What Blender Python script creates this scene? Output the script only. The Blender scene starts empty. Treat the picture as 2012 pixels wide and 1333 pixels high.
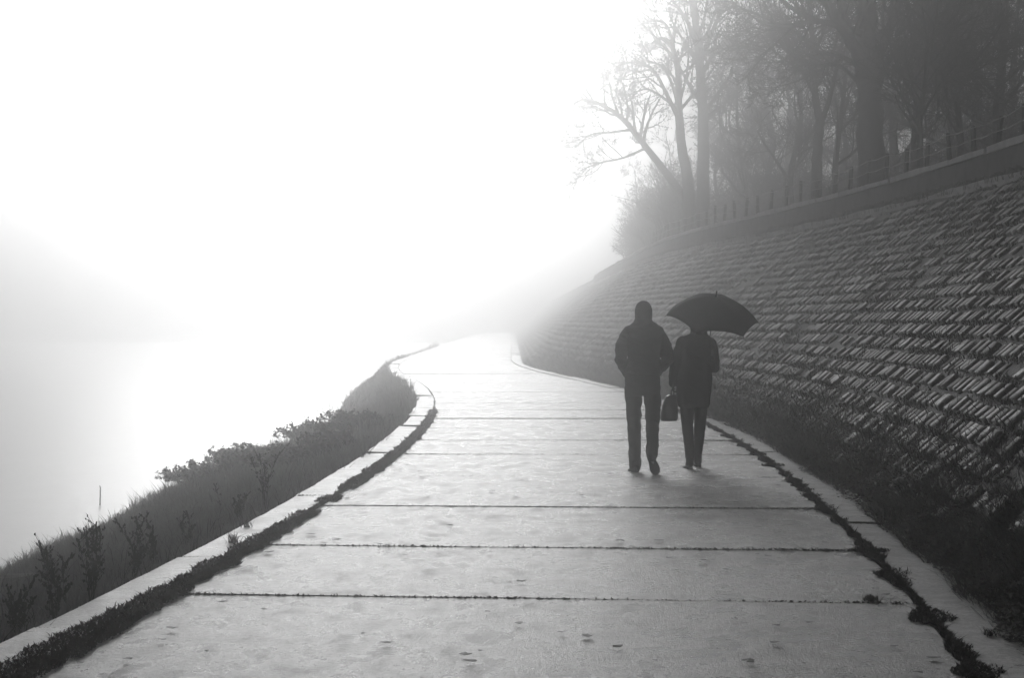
import bpy, bmesh, math, random
import numpy as np
from mathutils import Vector, Matrix, noise

# ------------------------------------------------------------------ camera, sky, sun, exposure
SC = bpy.context.scene
COL = SC.collection
R = math.radians
F = 3500.0            # focal length in pixels of the 2012 px wide photograph
EYE = 1.6
HOR = 632.0
cam = bpy.data.objects.new('camera', bpy.data.cameras.new('camera'))
COL.objects.link(cam)
SC.camera = cam
cam.location = (0, 0, EYE)
cam.rotation_euler = (math.pi / 2, 0, 0)
cam.data.lens = 36 * F / 2012
cam.data.shift_y = (HOR - 666.5) / 2012
cam.data.clip_end = 3000
cam.data.clip_start = 0.1

SUN_EL, SUN_AZ = 15.5, -5.0
SUN_STRENGTH, SUN_ANGLE = 4.0, 16.0
SKY_STRENGTH = 0.08
HAZE_DENSITY, HAZE_ANISO = 0.0135, 0.96
EXPOSURE = -1.88

w = bpy.data.worlds.new('World')
SC.world = w
w.use_nodes = True
wn = w.node_tree
sky = wn.nodes.new('ShaderNodeTexSky')
sky.sky_type = 'NISHITA'
sky.sun_disc = False
sky.sun_elevation = R(SUN_EL)
sky.sun_rotation = R(SUN_AZ)
sky.dust_density = 6
bw = wn.nodes.new('ShaderNodeRGBToBW')
wn.links.new(sky.outputs[0], bw.inputs[0])
wn.links.new(bw.outputs[0], wn.nodes['Background'].inputs[0])
wn.nodes['Background'].inputs[1].default_value = SKY_STRENGTH
sl = bpy.data.lights.new('sun', 'SUN')
sl.energy = SUN_STRENGTH
sl.angle = R(SUN_ANGLE)
so = bpy.data.objects.new('sun', sl)
COL.objects.link(so)
sdir = Vector((math.sin(R(SUN_AZ)) * math.cos(R(SUN_EL)), math.cos(R(SUN_AZ)) * math.cos(R(SUN_EL)), math.sin(R(SUN_EL))))
so.rotation_euler = sdir.to_track_quat('Z', 'Y').to_euler()
so.location = (-10, 60, 40)
SC.view_settings.view_transform = 'Standard'
SC.view_settings.look = 'None'
SC.view_settings.exposure = EXPOSURE
SC.view_settings.gamma = 1
SC.render.engine = 'CYCLES'
SC.cycles.use_denoising = True
SC.cycles.max_bounces = 8
SC.cycles.volume_bounces = 5
SC.cycles.sample_clamp_indirect = 6

# ------------------------------------------------------------------ materials (the picture is black and white: greys only)
def mat(name, lo, hi=None, scale=6, rough=0.8, rough2=None, bump=0.0, bscale=60, stretch=(1, 1, 1), spec=0.5, attr=None, bdist=0.01, grit=0.0, stain=0.0):
    m = bpy.data.materials.new(name)
    m.use_nodes = True
    nt = m.node_tree
    N, L = nt.nodes, nt.links
    b = N['Principled BSDF']
    b.inputs['Specular IOR Level'].default_value = spec
    hi = lo if hi is None else hi
    tc = N.new('ShaderNodeTexCoord')
    mp = N.new('ShaderNodeMapping')
    mp.inputs['Scale'].default_value = stretch
    L.new(tc.outputs['Object'], mp.inputs[0])
    n1 = N.new('ShaderNodeTexNoise')
    n1.inputs['Scale'].default_value = scale
    n1.inputs['Detail'].default_value = 8
    n1.inputs['Roughness'].default_value = 0.65
    L.new(mp.outputs[0], n1.inputs['Vector'])
    mr = N.new('ShaderNodeMapRange')
    mr.inputs[1].default_value = 0.3
    mr.inputs[2].default_value = 0.7
    mr.inputs[3].default_value = lo
    mr.inputs[4].default_value = hi
    L.new(n1.outputs['Fac'], mr.inputs[0])
    val = mr.outputs[0]
    if grit:
        ng = N.new('ShaderNodeTexNoise')
        ng.inputs['Scale'].default_value = 38
        ng.inputs['Detail'].default_value = 10
        ng.inputs['Roughness'].default_value = 0.85
        L.new(tc.outputs['Object'], ng.inputs['Vector'])
        g2 = N.new('ShaderNodeMapRange')
        g2.inputs[1].default_value = 0.38
        g2.inputs[2].default_value = 0.62
        g2.inputs[3].default_value = 1 - grit
        g2.inputs[4].default_value = 1 + grit * 0.6
        L.new(ng.outputs['Fac'], g2.inputs[0])
        mg = N.new('ShaderNodeMath')
        mg.operation = 'MULTIPLY'
        L.new(val, mg.inputs[0])
        L.new(g2.outputs[0], mg.inputs[1])
        val = mg.outputs[0]
    if stain:
        ns = N.new('ShaderNodeTexNoise')
        ns.inputs['Scale'].default_value = 1.1
        ns.inputs['Detail'].default_value = 12
        ns.inputs['Roughness'].default_value = 0.72
        ns.inputs['Distortion'].default_value = 0.6
        ms = N.new('ShaderNodeMapping')
        ms.inputs['Scale'].default_value = (0.55, 1.3, 1)
        L.new(tc.outputs['Object'], ms.inputs[0])
        L.new(ms.outputs[0], ns.inputs['Vector'])
        s2 = N.new('ShaderNodeMapRange')
        s2.inputs[1].default_value = 0.38
        s2.inputs[2].default_value = 0.56
        s2.inputs[3].default_value = 1 - stain
        s2.inputs[4].default_value = 1
        L.new(ns.outputs['Fac'], s2.inputs[0])
        mq = N.new('ShaderNodeMath')
        mq.operation = 'MULTIPLY'
        L.new(val, mq.inputs[0])
        L.new(s2.outputs[0], mq.inputs[1])
        val = mq.outputs[0]
    if attr:
        at = N.new('ShaderNodeAttribute')
        at.attribute_name = attr
        mu = N.new('ShaderNodeMath')
        mu.operation = 'MULTIPLY'
        L.new(val, mu.inputs[0])
        L.new(at.outputs['Fac'], mu.inputs[1])
        val = mu.outputs[0]
    cb = N.new('ShaderNodeCombineColor')
    for i in range(3):
        L.new(val, cb.inputs[i])
    L.new(cb.outputs[0], b.inputs['Base Color'])
    if rough2 is not None:
        n2 = N.new('ShaderNodeTexNoise')
        n2.inputs['Scale'].default_value = scale * 0.45
        n2.inputs['Detail'].default_value = 12
        n2.inputs['Roughness'].default_value = 0.7
        L.new(mp.outputs[0], n2.inputs['Vector'])
        r2 = N.new('ShaderNodeMapRange')
        r2.inputs[1].default_value = 0.35
        r2.inputs[2].default_value = 0.65
        r2.inputs[3].default_value = rough
        r2.inputs[4].default_value = rough2
        L.new(n2.outputs['Fac'], r2.inputs[0])
        L.new(r2.outputs[0], b.inputs['Roughness'])
    else:
        b.inputs['Roughness'].default_value = rough
    if bump:
        n3 = N.new('ShaderNodeTexNoise')
        n3.inputs['Scale'].default_value = bscale
        n3.inputs['Detail'].default_value = 6
        n3.inputs['Roughness'].default_value = 0.7
        L.new(mp.outputs[0], n3.inputs['Vector'])
        bp = N.new('ShaderNodeBump')
        bp.inputs['Strength'].default_value = bump
        bp.inputs['Distance'].default_value = bdist
        L.new(n3.outputs['Fac'], bp.inputs['Height'])
        L.new(bp.outputs[0], b.inputs['Normal'])
    return m

M = {}
M['path'] = mat('wet_concrete', 0.22, 0.44, 6, 0.15, 0.46, 1.0, 34, (1.6, 0.8, 1), bdist=0.02, grit=0.6, stain=0.55, attr='tint')
M['curb'] = mat('curb_concrete', 0.3, 0.5, 7, 0.26, 0.45, 1.0, 40, bdist=0.015, grit=0.5, stain=0.4)
M['soil'] = mat('wet_soil', 0.012, 0.05, 5, 0.7, None, 1.0, 40, spec=0.25)
M['bank'] = mat('muddy_bank', 0.03, 0.07, 2, 0.8, None, 1.0, 25, spec=0.2)
M['block'] = mat('stone_block', 0.2, 0.45, 9, 0.5, 0.8, 1.0, 45, attr='tint', grit=0.4)
M['wall'] = mat('old_wall', 0.04, 0.12, 3, 0.8, None, 1.0, 15)
M['coping'] = mat('coping_concrete', 0.25, 0.42, 3, 0.6, None, 0.8, 30)
M['post'] = mat('post_wood', 0.006, 0.015, 12, 0.7)
M['wire'] = mat('galvanised_wire', 0.1, 0.15, 5, 0.4)
M['grass'] = mat('grass_blades', 0.06, 0.18, 3, 0.6, spec=0.25)
M['drygrass'] = mat('dry_grass', 0.1, 0.22, 3, 0.6, spec=0.25)
M['moss'] = mat('dark_moss', 0.012, 0.045, 9, 0.8, spec=0.2)
M['weed'] = mat('dead_weed', 0.01, 0.03, 6, 0.8, spec=0.2)
M['leaf'] = mat('verge_leaf', 0.04, 0.14, 4, 0.8, spec=0.15)
M['stem'] = mat('pale_stem', 0.12, 0.3, 4, 0.6)
M['bark'] = mat('bark', 0.012, 0.04, 5, 0.85, None, 1.0, 12, spec=0.2)
M['twig'] = mat('twig', 0.012, 0.035, 5, 0.85, spec=0.15)
M['jacket'] = mat('dark_jacket_cloth', 0.006, 0.014, 14, 0.75, None, 0.6, 90, spec=0.25)
M['coat'] = mat('dark_coat_wool', 0.006, 0.013, 14, 0.9, None, 0.6, 160, spec=0.15)
M['trouser'] = mat('dark_trouser_cloth', 0.009, 0.02, 10, 0.8, None, 0.5, 120, spec=0.2)
M['hat'] = mat('knit_hat', 0.006, 0.014, 30, 0.95, None, 1.0, 200, spec=0.1)
M['shoe'] = mat('dark_shoe_leather', 0.006, 0.014, 10, 0.6, spec=.25)
M['sole'] = mat('rubber_sole', 0.015, 0.03, 10, 0.8, spec=.2)
M['skin'] = mat('skin', 0.25, 0.3, 8, 0.5)
M['eye'] = mat('eye', 0.1, 0.12, 8, 0.2)
M['hair'] = mat('dark_hair', 0.008, 0.02, 30, 0.5, stretch=(6, 6, 0.5))
M['bag'] = mat('bag_leather', 0.006, 0.015, 14, 0.5)
M['brolly'] = mat('umbrella_cloth', 0.012, 0.025, 6, 0.85, spec=.15)
M['metal'] = mat('umbrella_metal', 0.06, 0.1, 6, 0.35)
M['litter'] = mat('crumpled_plastic', 0.55, 0.7, 6, 0.35)
M['debris'] = mat('dark_leaf_litter', 0.015, 0.04, 12, 0.6)
M['drift'] = mat('driftwood', 0.25, 0.4, 8, 0.7)
M['bankleaf'] = mat('bank_shrub_leaf', 0.02, 0.06, 5, 0.7, spec=0.2)
mw = mat('river_water', 0.05, 0.08, 2, 0.3, None, 0.9, 3, (1, 0.35, 1))
M['water'] = mw

# umbrella cloth lets a little light through
def translucent(m, t):
    nt = m.node_tree
    b = nt.nodes['Principled BSDF']
    out = nt.nodes['Material Output']
    tr = nt.nodes.new('ShaderNodeBsdfTranslucent')
    tr.inputs[0].default_value = (t, t, t, 1)
    ad = nt.nodes.new('ShaderNodeAddShader')
    nt.links.new(b.outputs[0], ad.inputs[0])
    nt.links.new(tr.outputs[0], ad.inputs[1])
    nt.links.new(ad.outputs[0], out.inputs['Surface'])
translucent(M['brolly'], 0.03)
translucent(M['grass'], 0.03)
translucent(M['leaf'], 0.03)

# ------------------------------------------------------------------ helpers
def tag(o, label=None, cat=None, group=None, kind=None):
    if label: o['label'] = label
    if cat: o['category'] = cat
    if group: o['group'] = group
    if kind: o['kind'] = kind
    return o

def empty(name, loc, rz=0):
    o = bpy.data.objects.new(name, None)
    COL.objects.link(o)
    o.location = loc
    o.rotation_euler = (0, 0, rz)
    o.empty_display_size = 0.1
    return o

def link(name, me, m, parent=None, loc=(0, 0, 0), smooth=False):
    o = bpy.data.objects.new(name, me)
    COL.objects.link(o)
    if m is not None:
        me.materials.clear()
        me.materials.append(m)
    o.parent = parent
    o.location = loc
    if smooth:
        me.polygons.foreach_set('use_smooth', [True] * len(me.polygons))
    return o

def copy_tree(o, parent=None):
    c = o.copy()
    COL.objects.link(c)
    if parent is not None: c.parent = parent
    for ch in [k for k in bpy.data.objects if k.parent == o]:
        copy_tree(ch, c)
    return c

class MB:
    def __init__(s):
        s.v = []; s.f = []
    def add(s, vs, fs):
        n = len(s.v)
        s.v.extend(vs)
        s.f.extend([tuple(i + n for i in f) for f in fs])
    def box(s, c, size, rot=None):
        hx, hy, hz = size[0] / 2, size[1] / 2, size[2] / 2
        vs = [Vector((x, y, z)) for x in (-hx, hx) for y in (-hy, hy) for z in (-hz, hz)]
        if rot is not None: vs = [rot @ p for p in vs]
        s.add([p + Vector(c) for p in vs], [(0, 1, 3, 2), (4, 6, 7, 5), (0, 4, 5, 1), (2, 3, 7, 6), (0, 2, 6, 4), (1, 5, 7, 3)])
    def tube(s, pts, rad, sides=8, cap=True, ell=None):
        pts = [Vector(p) for p in pts]
        n = len(pts)
        up = None
        rings = []
        for i, p in enumerate(pts):
            t = (pts[min(i + 1, n - 1)] - pts[max(i - 1, 0)])
            if t.length < 1e-9: t = Vector((0, 0, 1))
            t.normalize()
            if up is None:
                a = Vector((0, 1, 0)) if abs(t.y) < 0.9 else Vector((1, 0, 0))
                up = (a - t * a.dot(t)).normalized()
            else:
                up = (up - t * up.dot(t))
                if up.length < 1e-6: up = Vector((1, 0, 0))
                up.normalize()
            si = t.cross(up)
            r = rad[i]
            ru, rs = (r if not isinstance(r, (tuple, list)) else r[1]), (r if not isinstance(r, (tuple, list)) else r[0])
            rings.append([p + up * (ru * math.cos(2 * math.pi * k / sides)) + si * (rs * math.sin(2 * math.pi * k / sides)) for k in range(sides)])
        vs = [v for r in rings for v in r]
        fs = []
        for i in range(n - 1):
            for k in range(sides):
                a = i * sides + k; b = i * sides + (k + 1) % sides
                fs.append((a, b, b + sides, a + sides))
        if cap:
            fs.append(tuple(range(sides - 1, -1, -1)))
            fs.append(tuple((n - 1) * sides + k for k in range(sides)))
        s.add(vs, fs)
    def ball(s, c, r, seg=12, rings=8, rot=None):
        r = r if isinstance(r, (tuple, list)) else (r, r, r)
        vs = [Vector((0, 0, r[2]))]
        for i in range(1, rings):
            th = math.pi * i / rings
            for k in range(seg):
                ph = 2 * math.pi * k / seg
                vs.append(Vector((r[0] * math.sin(th) * math.cos(ph), r[1] * math.sin(th) * math.sin(ph), r[2] * math.cos(th))))
        vs.append(Vector((0, 0, -r[2])))
        fs = [(0, 1 + k, 1 + (k + 1) % seg) for k in range(seg)]
        for i in range(rings - 2):
            for k in range(seg):
                a = 1 + i * seg + k; b = 1 + i * seg + (k + 1) % seg
                fs.append((a, a + seg, b + seg, b))
        e = len(vs) - 1; q = 1 + (rings - 2) * seg
        fs += [(e, q + (k + 1) % seg, q + k) for k in range(seg)]
        if rot is not None: vs = [rot @ v for v in vs]
        s.add([v + Vector(c) for v in vs], fs)
    def stack(s, secs, sides=20):
        # secs: (x, y, z, rx, ry) horizontal elliptical sections, top to bottom
        vs = []
        for (x, y, z, rx, ry) in secs:
            for k in range(sides):
                a = 2 * math.pi * k / sides
                ca, sa = math.cos(a), math.sin(a)
                q = 2.5
                den = (abs(ca) ** q + abs(sa) ** q) ** (1 / q)
                vs.append(Vector((x + rx * ca / den, y + ry * sa / den, z)))
        fs = []
        for i in range(len(secs) - 1):
            for k in range(sides):
                a = i * sides + k; b = i * sides + (k + 1) % sides
                fs.append((a, a + sides, b + sides, b))
        fs.append(tuple(range(sides)))
        fs.append(tuple((len(secs) - 1) * sides + k for k in range(sides - 1, -1, -1)))
        s.add(vs, fs)
    def mesh(s, name='mesh'):
        me = bpy.data.meshes.new(name)
        me.from_pydata([tuple(v) for v in s.v], [], s.f)
        me.update()
        return me
    def build(s, name, m, parent=None, loc=(0, 0, 0), smooth=False):
        return link(name, s.mesh(name), m, parent, loc, smooth)

def fuse(mb, voxel, smooth=3, wrinkle=0.0, wscale=9.0, seed=0):
    """melt overlapping closed shapes into one continuous surface"""
    me = mb.mesh('tmp')
    bm = bmesh.new(); bm.from_mesh(me)
    bmesh.ops.recalc_face_normals(bm, faces=bm.faces)
    bm.to_mesh(me); bm.free()
    o = bpy.data.objects.new('tmp', me)
    COL.objects.link(o)
    md = o.modifiers.new('r', 'REMESH'); md.mode = 'VOXEL'; md.voxel_size = voxel
    if smooth:
        ms = o.modifiers.new('s', 'SMOOTH'); ms.iterations = smooth; ms.factor = 0.5
    dg = bpy.context.evaluated_depsgraph_get()
    new = bpy.data.meshes.new_from_object(o.evaluated_get(dg))
    bpy.data.objects.remove(o)
    if wrinkle:
        n = [v.normal.copy() for v in new.vertices]
        for v, nn in zip(new.vertices, n):
            p = v.co
            q = Vector((p.x * wscale, p.y * wscale, p.z * wscale * 2.0 + p.x * 3)) + Vector((seed, 0, 0))
            k = noise.noise(q) + 0.5 * noise.noise(q * 2.3)
            v.co = p + nn * (k * wrinkle)
    new.polygons.foreach_set('use_smooth', [True] * len(new.polygons))
    new.update()
    return new

def npmesh(name, V, quads=None, tris=None):
    me = bpy.data.meshes.new(name)
    nq = 0 if quads is None else len(quads)
    ntt = 0 if tris is None else len(tris)
    loops = []
    if nq: loops.append(np.asarray(quads).ravel())
    if ntt: loops.append(np.asarray(tris).ravel())
    loops = np.concatenate(loops).astype(np.int32)
    me.vertices.add(len(V)); me.vertices.foreach_set('co', np.asarray(V, dtype=np.float32).ravel())
    me.loops.add(len(loops)); me.loops.foreach_set('vertex_index', loops)
    me.polygons.add(nq + ntt)
    starts = np.concatenate([np.arange(nq) * 4, nq * 4 + np.arange(ntt) * 3]).astype(np.int32)
    me.polygons.foreach_set('loop_start', starts)
    me.update(calc_edges=True)
    return me

K60 = 2 * 23.5 / 374
def c_of(y):
    y = np.asarray(y, dtype=float)
    a = 0.81 - (np.minimum(y, 50) - 26.5) ** 2 / 374
    t = np.clip((y - 50) / 25, 0, 1)
    return a - K60 * 25 * (t - t * t / 2)
def dc_of(y):
    y = np.asarray(y, dtype=float)
    t = np.clip((y - 50) / 25, 0, 1)
    return -2 * (np.minimum(y, 50) - 26.5) / 374 * (1 - t)
def P(y, d):
    """ground point at distance y along the walk, d metres right of its centre line"""
    k = dc_of(y); n = 1 / np.sqrt(1 + k * k)
    return c_of(y) + d * n, np.asarray(y, dtype=float) - d * k * n
def PV(y, d, z=0.0):
    x, yy = P(y, d)
    return Vector((float(x), float(yy), z))
def pix(u, v, Z):
    return Vector(((u - 1006) / F * Z, Z, EYE + (HOR - v) / F * Z))
def fbm(x, y, s, seed=0.0):
    return noise.noise(Vector((x * s, y * s, seed))) + 0.5 * noise.noise(Vector((x * s * 2.1, y * s * 2.1, seed + 7)))

# slope profile right of the walk:  d -> z
D_FOOT, D_TOP, H_TOP = 2.8, 7.5, 4.0
TAN = H_TOP / (D_TOP - D_FOOT)
SLANG = math.atan(TAN)

# ------------------------------------------------------------------ ground, river, walk (setting)
def bank_w(y):
    return 1 - .65 * np.clip((np.asarray(y, dtype=float) - 32) / 16, 0, 1)
def strip(name, ys, prof, m, jit=0.0, seed=0, kind='structure'):
    """sheet following the walk: prof = list of (d, z)"""
    V = []; Q = []
    n = len(prof)
    for y in ys:
        for j, (d, z) in enumerate(prof):
            x, yy = P(y, -2.5 + (d + 2.5) * float(bank_w(y)) if d < -2.5 else d)
            dz = jit * fbm(float(x), float(yy), 0.8, seed) if jit and 0 < j < n - 1 else 0
            V.append((float(x), float(yy), z + dz))
    for i in range(len(ys) - 1):
        for j in range(n - 1):
            a = i * n + j
            Q.append((a, a + 1, a + n + 1, a + n))
    me = npmesh(name, V, Q)
    o = link(name, me, m, smooth=True)
    tag(o, kind=kind)
    return o
YS = list(np.arange(-6, 60, 0.4)) + list(np.arange(60, 140, 2.0)) + list(np.arange(140, 262, 6.0))
FAR = 255.0
gp = [(-9.5, -2.3), (-7.6, -1.8), (-6.9, -1.5), (-6, -1.15), (-5.2, -0.88), (-4.3, -0.6), (-3.4, -0.34), (-2.8, -0.18), (-2.52, -0.12), (-2.3, -0.06), (2.9, -0.05)]
gp = gp[:-1] + [(d, -0.055) for d in (-2.1, -1, 0, 1, 2, 2.6)] + [(D_FOOT, -0.04)]
nn = 10
gp += [(D_FOOT + (D_TOP - D_FOOT) * i / nn, H_TOP * i / nn - 0.055) for i in range(1, nn + 1)]
gp += [(7.72, 4.0), (7.9, 4.55), (8.3, 4.6), (10, 4.6), (16, 4.7), (30, 4.8), (60, 5.0)]
strip('ground', YS, gp, M['soil'], 0.05, 3)
# river: one sheet
wm = MB()
wm.add([(-160, -20, -1.55), (-4, -20, -1.55), (-4, 90, -1.55), (0, 258, -1.55), (-160, 258, -1.55)], [(0, 1, 2, 3, 4)])
tag(wm.build('river', M['water']), kind='structure')
rb = MB()
rb.add([(-160, -20, -2.4), (60, -20, -2.4), (60, 258, -2.4), (-160, 258, -2.4)], [(0, 1, 2, 3)])
tag(rb.build('river_bed', M['soil']), kind='structure')

# the walk: big concrete slabs with open joints
rng = random.Random(4)
JO = [-6.5, -3.6, -0.6, 2.2, 5.0, 7.7, 10.29, 12.61, 15.34, 18.3, 21.4, 23.95]
while JO[-1] < 250: JO.append(JO[-1] + 2.8 + rng.uniform(-0.15, 0.15))
HW = 2.18
HWL = 2.12
def slab(mb, y0, y1, d0, d1, zt, zb, tilt=(0, 0), ch=0.006, wob=0.0, n=8):
    """one slab with worn, slightly ragged edges; top is a grid"""
    nd = max(2, int((d1 - d0) / 0.5))
    top = []
    for i in range(n + 1):
        y = y0 + (y1 - y0) * i / n
        row = []
        for j in range(nd + 1):
            d = d0 + (d1 - d0) * j / nd
            e = wob * noise.noise(Vector((y * 2.1, d * 2.1, zt * 50)))
            dd = d + (e if j in (0, nd) else 0)
            yy = y + (e if i in (0, n) else 0)
            x, q = P(yy, dd)
            z = zt + tilt[0] * (d - (d0 + d1) / 2) + tilt[1] * (y - (y0 + y1) / 2) + 0.003 * noise.noise(Vector((float(x), float(q), 0)))
            row.append(Vector((float(x), float(q), z)))
        top.append(row)
    base = len(mb.v)
    vs = [p for r in top for p in r]
    W = nd + 1
    fs = [(i * W + j, i * W + j + 1, (i + 1) * W + j + 1, (i + 1) * W + j) for i in range(n) for j in range(nd)]
    per = [j for j in range(nd + 1)] + [i * W + nd for i in range(1, n + 1)] + [n * W + j for j in range(nd - 1, -1, -1)] + [i * W for i in range(n - 1, 0, -1)]
    b0 = len(vs)
    vs += [Vector((vs[k].x, vs[k].y, zb)) for k in per]
    for k in range(len(per)):
        k2 = (k + 1) % len(per)
        fs.append((per[k2], per[k], b0 + k, b0 + k2))
    mb.add(vs, fs)
mb = MB()
slab_tone = []
for a, b in zip(JO[:-1], JO[1:]):
    jg = {10.29: .011, 12.61: .009, 15.34: .008, 18.3: .008}.get(a, .004)
    n0 = len(mb.v)
    slab(mb, a + jg, b - jg, -HWL, HW, rng.uniform(-0.004, 0.004), -0.12, (rng.uniform(-.001, .001), rng.uniform(-.003, .003)), wob=0.02)
    slab_tone += [rng.uniform(.82, 1.08)] * (len(mb.v) - n0)
po = mb.build('path', M['path'])
at = po.data.attributes.new('tint', 'FLOAT', 'POINT')
at.data.foreach_set('value', slab_tone)
tag(po, kind='structure')
mb = MB()
y = -6.0
KL = [0.7, 3.45, 6.2, 9.0, 11.85, 14.6, 16.2, 19.0, 21.6]
while KL[-1] < 240: KL.append(KL[-1] + 2.8)
for a, b in zip(KL[:-1], KL[1:]):
    slab(mb, a + 0.012, b - 0.012, -2.5 + rng.uniform(-.03, .03), -2.15 + rng.uniform(-.012, .012), 0.008 + rng.uniform(-.008, .008), -0.2, (rng.uniform(-.03, .03), rng.uniform(-.005, .005)), wob=0.015)
KR = [0.4, 3.2, 6.0, 8.9, 11.8, 14.2, 16.5]
while KR[-1] < 240: KR.append(KR[-1] + 2.6)
for a, b in zip(KR[:-1], KR[1:]):
    slab(mb, a + 0.012, b - 0.012, 2.215 + rng.uniform(-.012, .012), 2.62 + rng.uniform(-.02, .02), 0.012 + rng.uniform(-.01, .01), -0.2, (rng.uniform(-.03, .03), rng.uniform(-.005, .005)), wob=0.02)
tag(mb.build('path_edging', M['curb']), kind='structure')

# paved bank: rows of rough square blocks with grown-over joints
def paved_bank():
    rg = random.Random(11)
    V = []; Fq = []; T = []
    PR, PB = 0.27, 0.26
    rows = int((D_TOP - D_FOOT) / math.cos(SLANG) / PR)
    for r in range(rows):
        s0 = r * PR + 0.02
        y = 4.0 + rg.uniform(0, PB)
        while y < 118:
            L = PB * rg.uniform(0.82, 1.2)
            sc_ = fbm(y * 0.5, s0, 0.9, 3)
            cover = 0.35 - 0.5 * s0      # foot rows are mostly under weeds
            yl, y = y, y + L
            if sc_ < -0.6 or sc_ < cover - 0.5 or (sc_ < -.25 and rg.random() < .35) or rg.random() < .02:
                continue
            g = 0.012 * rg.uniform(0.4, 2.4)
            h = rg.uniform(-0.022, 0.02) + 0.02 * sc_
            sA, sB = s0 + rg.uniform(0.02, 0.05), s0 + PR - rg.uniform(0.02, 0.055)
            tl = rg.uniform(-0.04, 0.04); tm = rg.uniform(-0.05, 0.05)
            b = []
            for (s, yy, lv) in ((sA, yl + g, 0), (sB, yl + g, 0), (sB, y - g, 0), (sA, y - g, 0), (sA + .014, yl + g + .01, 1), (sB - .014, yl + g + .01, 1), (sB - .014, y - g - .01, 1), (sA + .014, y - g - .01, 1)):
                s_ = s + rg.uniform(-.008, .008); yy += rg.uniform(-.008, .008)
                hh = -0.07 if lv == 0 else h + tl * (s - s0) / 1 + tm * (yy - yl)
                d = D_FOOT + s_ * math.cos(SLANG) - hh * math.sin(SLANG)
                z = s_ * math.sin(SLANG) + hh * math.cos(SLANG)
                x, q = P(yy, d)
                b.append((float(x), float(q), z))
            n = len(V)
            V.extend(b)
            t = rg.uniform(0.6, 1.15) * (0.85 + 0.3 * fbm(y, s0, 0.35, 9))
            T.extend([t] * 8)
            Fq += [(n + 4, n + 5, n + 6, n + 7), (n, n + 1, n + 5, n + 4), (n + 1, n + 2, n + 6, n + 5), (n + 2, n + 3, n + 7, n + 6), (n + 3, n, n + 4, n + 7)]
    me = npmesh('paved_bank', V, Fq)
    bm = bmesh.new(); bm.from_mesh(me); bmesh.ops.recalc_face_normals(bm, faces=bm.faces); bm.to_mesh(me); bm.free()
    at = me.attributes.new('tint', 'FLOAT', 'POINT')
    at.data.foreach_set('value', T)
    tag(link('paved_bank', me, M['block']), kind='structure')
paved_bank()

# ------------------------------------------------------------------ retaining wall with coping, and the fence on it
def loft_box(mb, ys, d0, d1, z0, z1, wob=0.0):
    V = []
    for y in ys:
        e = wob * noise.noise(Vector((y * 0.7, d0, z0)))
        for (d, z) in ((d0, z0), (d1, z0), (d1, z1 + e), (d0, z1 + e)):
            V.append(PV(y, d, z))
    fs = []
    for i in range(len(ys) - 1):
        for k in range(4):
            a = i * 4 + k; b = i * 4 + (k + 1) % 4
            fs.append((a, a + 4, b + 4, b))
    fs += [(0, 1, 2, 3), tuple((len(ys) - 1) * 4 + k for k in (3, 2, 1, 0))]
    mb.add(V, fs)
frg0 = random.Random(18)
wy = list(np.arange(22, 122, 1.0))
wr = empty('retaining_wall', PV(30, 7.8, 4.0))
tag(wr, 'low dark retaining wall running along the top of the block-paved bank under the fence', 'wall')
def child_world(o, parent):
    o.parent = parent
    o.matrix_parent_inverse = Matrix.Translation(-Vector(parent.location)) if parent.rotation_euler.z == 0 else Matrix.LocRotScale(parent.location, parent.rotation_euler, None).inverted()
mb = MB(); loft_box(mb, wy, 7.78, 8.02, 3.8, 4.6, 0.02)
child_world(mb.build('wall', M['wall']), wr)
mb = MB()
ca = 22.0
while ca < 118:
    cl = 2.0 + frg0.uniform(-.25, .25)
    dz = frg0.uniform(-.018, .018); dd_ = frg0.uniform(-.025, .025)
    loft_box(mb, [ca + .02, ca + cl / 2, ca + cl - .02], 7.72 + dd_, 8.1 + dd_, 4.603, 4.71 + dz, 0.03)
    ca += cl
child_world(mb.build('coping', M['coping']), wr)
mb = MB(); loft_box(mb, wy, 7.48, 7.66, 3.85, 4.06, 0.05)
child_world(mb.build('ledge', M['coping']), wr)

fe = empty('wire_fence', PV(30, 7.92, 4.72))
tag(fe, 'low post and wire fence with dark leaning posts on top of the wall', 'fence')
frg = random.Random(8)
tops = []
y = 27.2
while y < 72:
    b = PV(y, 7.92, 4.72)
    h = 0.56 + frg.uniform(-0.04, 0.05)
    lean = Vector((frg.uniform(-.06, .08), frg.uniform(-.05, .05), 0))
    mb = MB()
    mb.tube([(0, 0, -0.03), lean * 0.5 + Vector((0, 0, h / 2)), lean + Vector((0, 0, h)), lean * 1.02 + Vector((0, 0, h + 0.012))], [0.05, 0.047, 0.043, 0.02], 8)
    o = mb.build('post', M['post'], None, tuple(b))
    child_world(o, fe)
    tops.append((b, lean, h))
    y += 1.45 * frg.uniform(0.93, 1.07)
for fr in (0.92, 0.5):
    mb = MB()
    for (b0, l0, h0), (b1, l1, h1) in zip(tops[:-1], tops[1:]):
        p0 = b0 + l0 * fr + Vector((-.05, 0, h0 * fr)); p1 = b1 + l1 * fr + Vector((-.05, 0, h1 * fr))
        m_ = (p0 + p1) / 2 - Vector((0, 0, 0.03))
        mb.tube([p0, m_, p1], [0.008] * 3, 5, False)
    child_world(mb.build('wire', M['wire']), fe)

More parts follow.
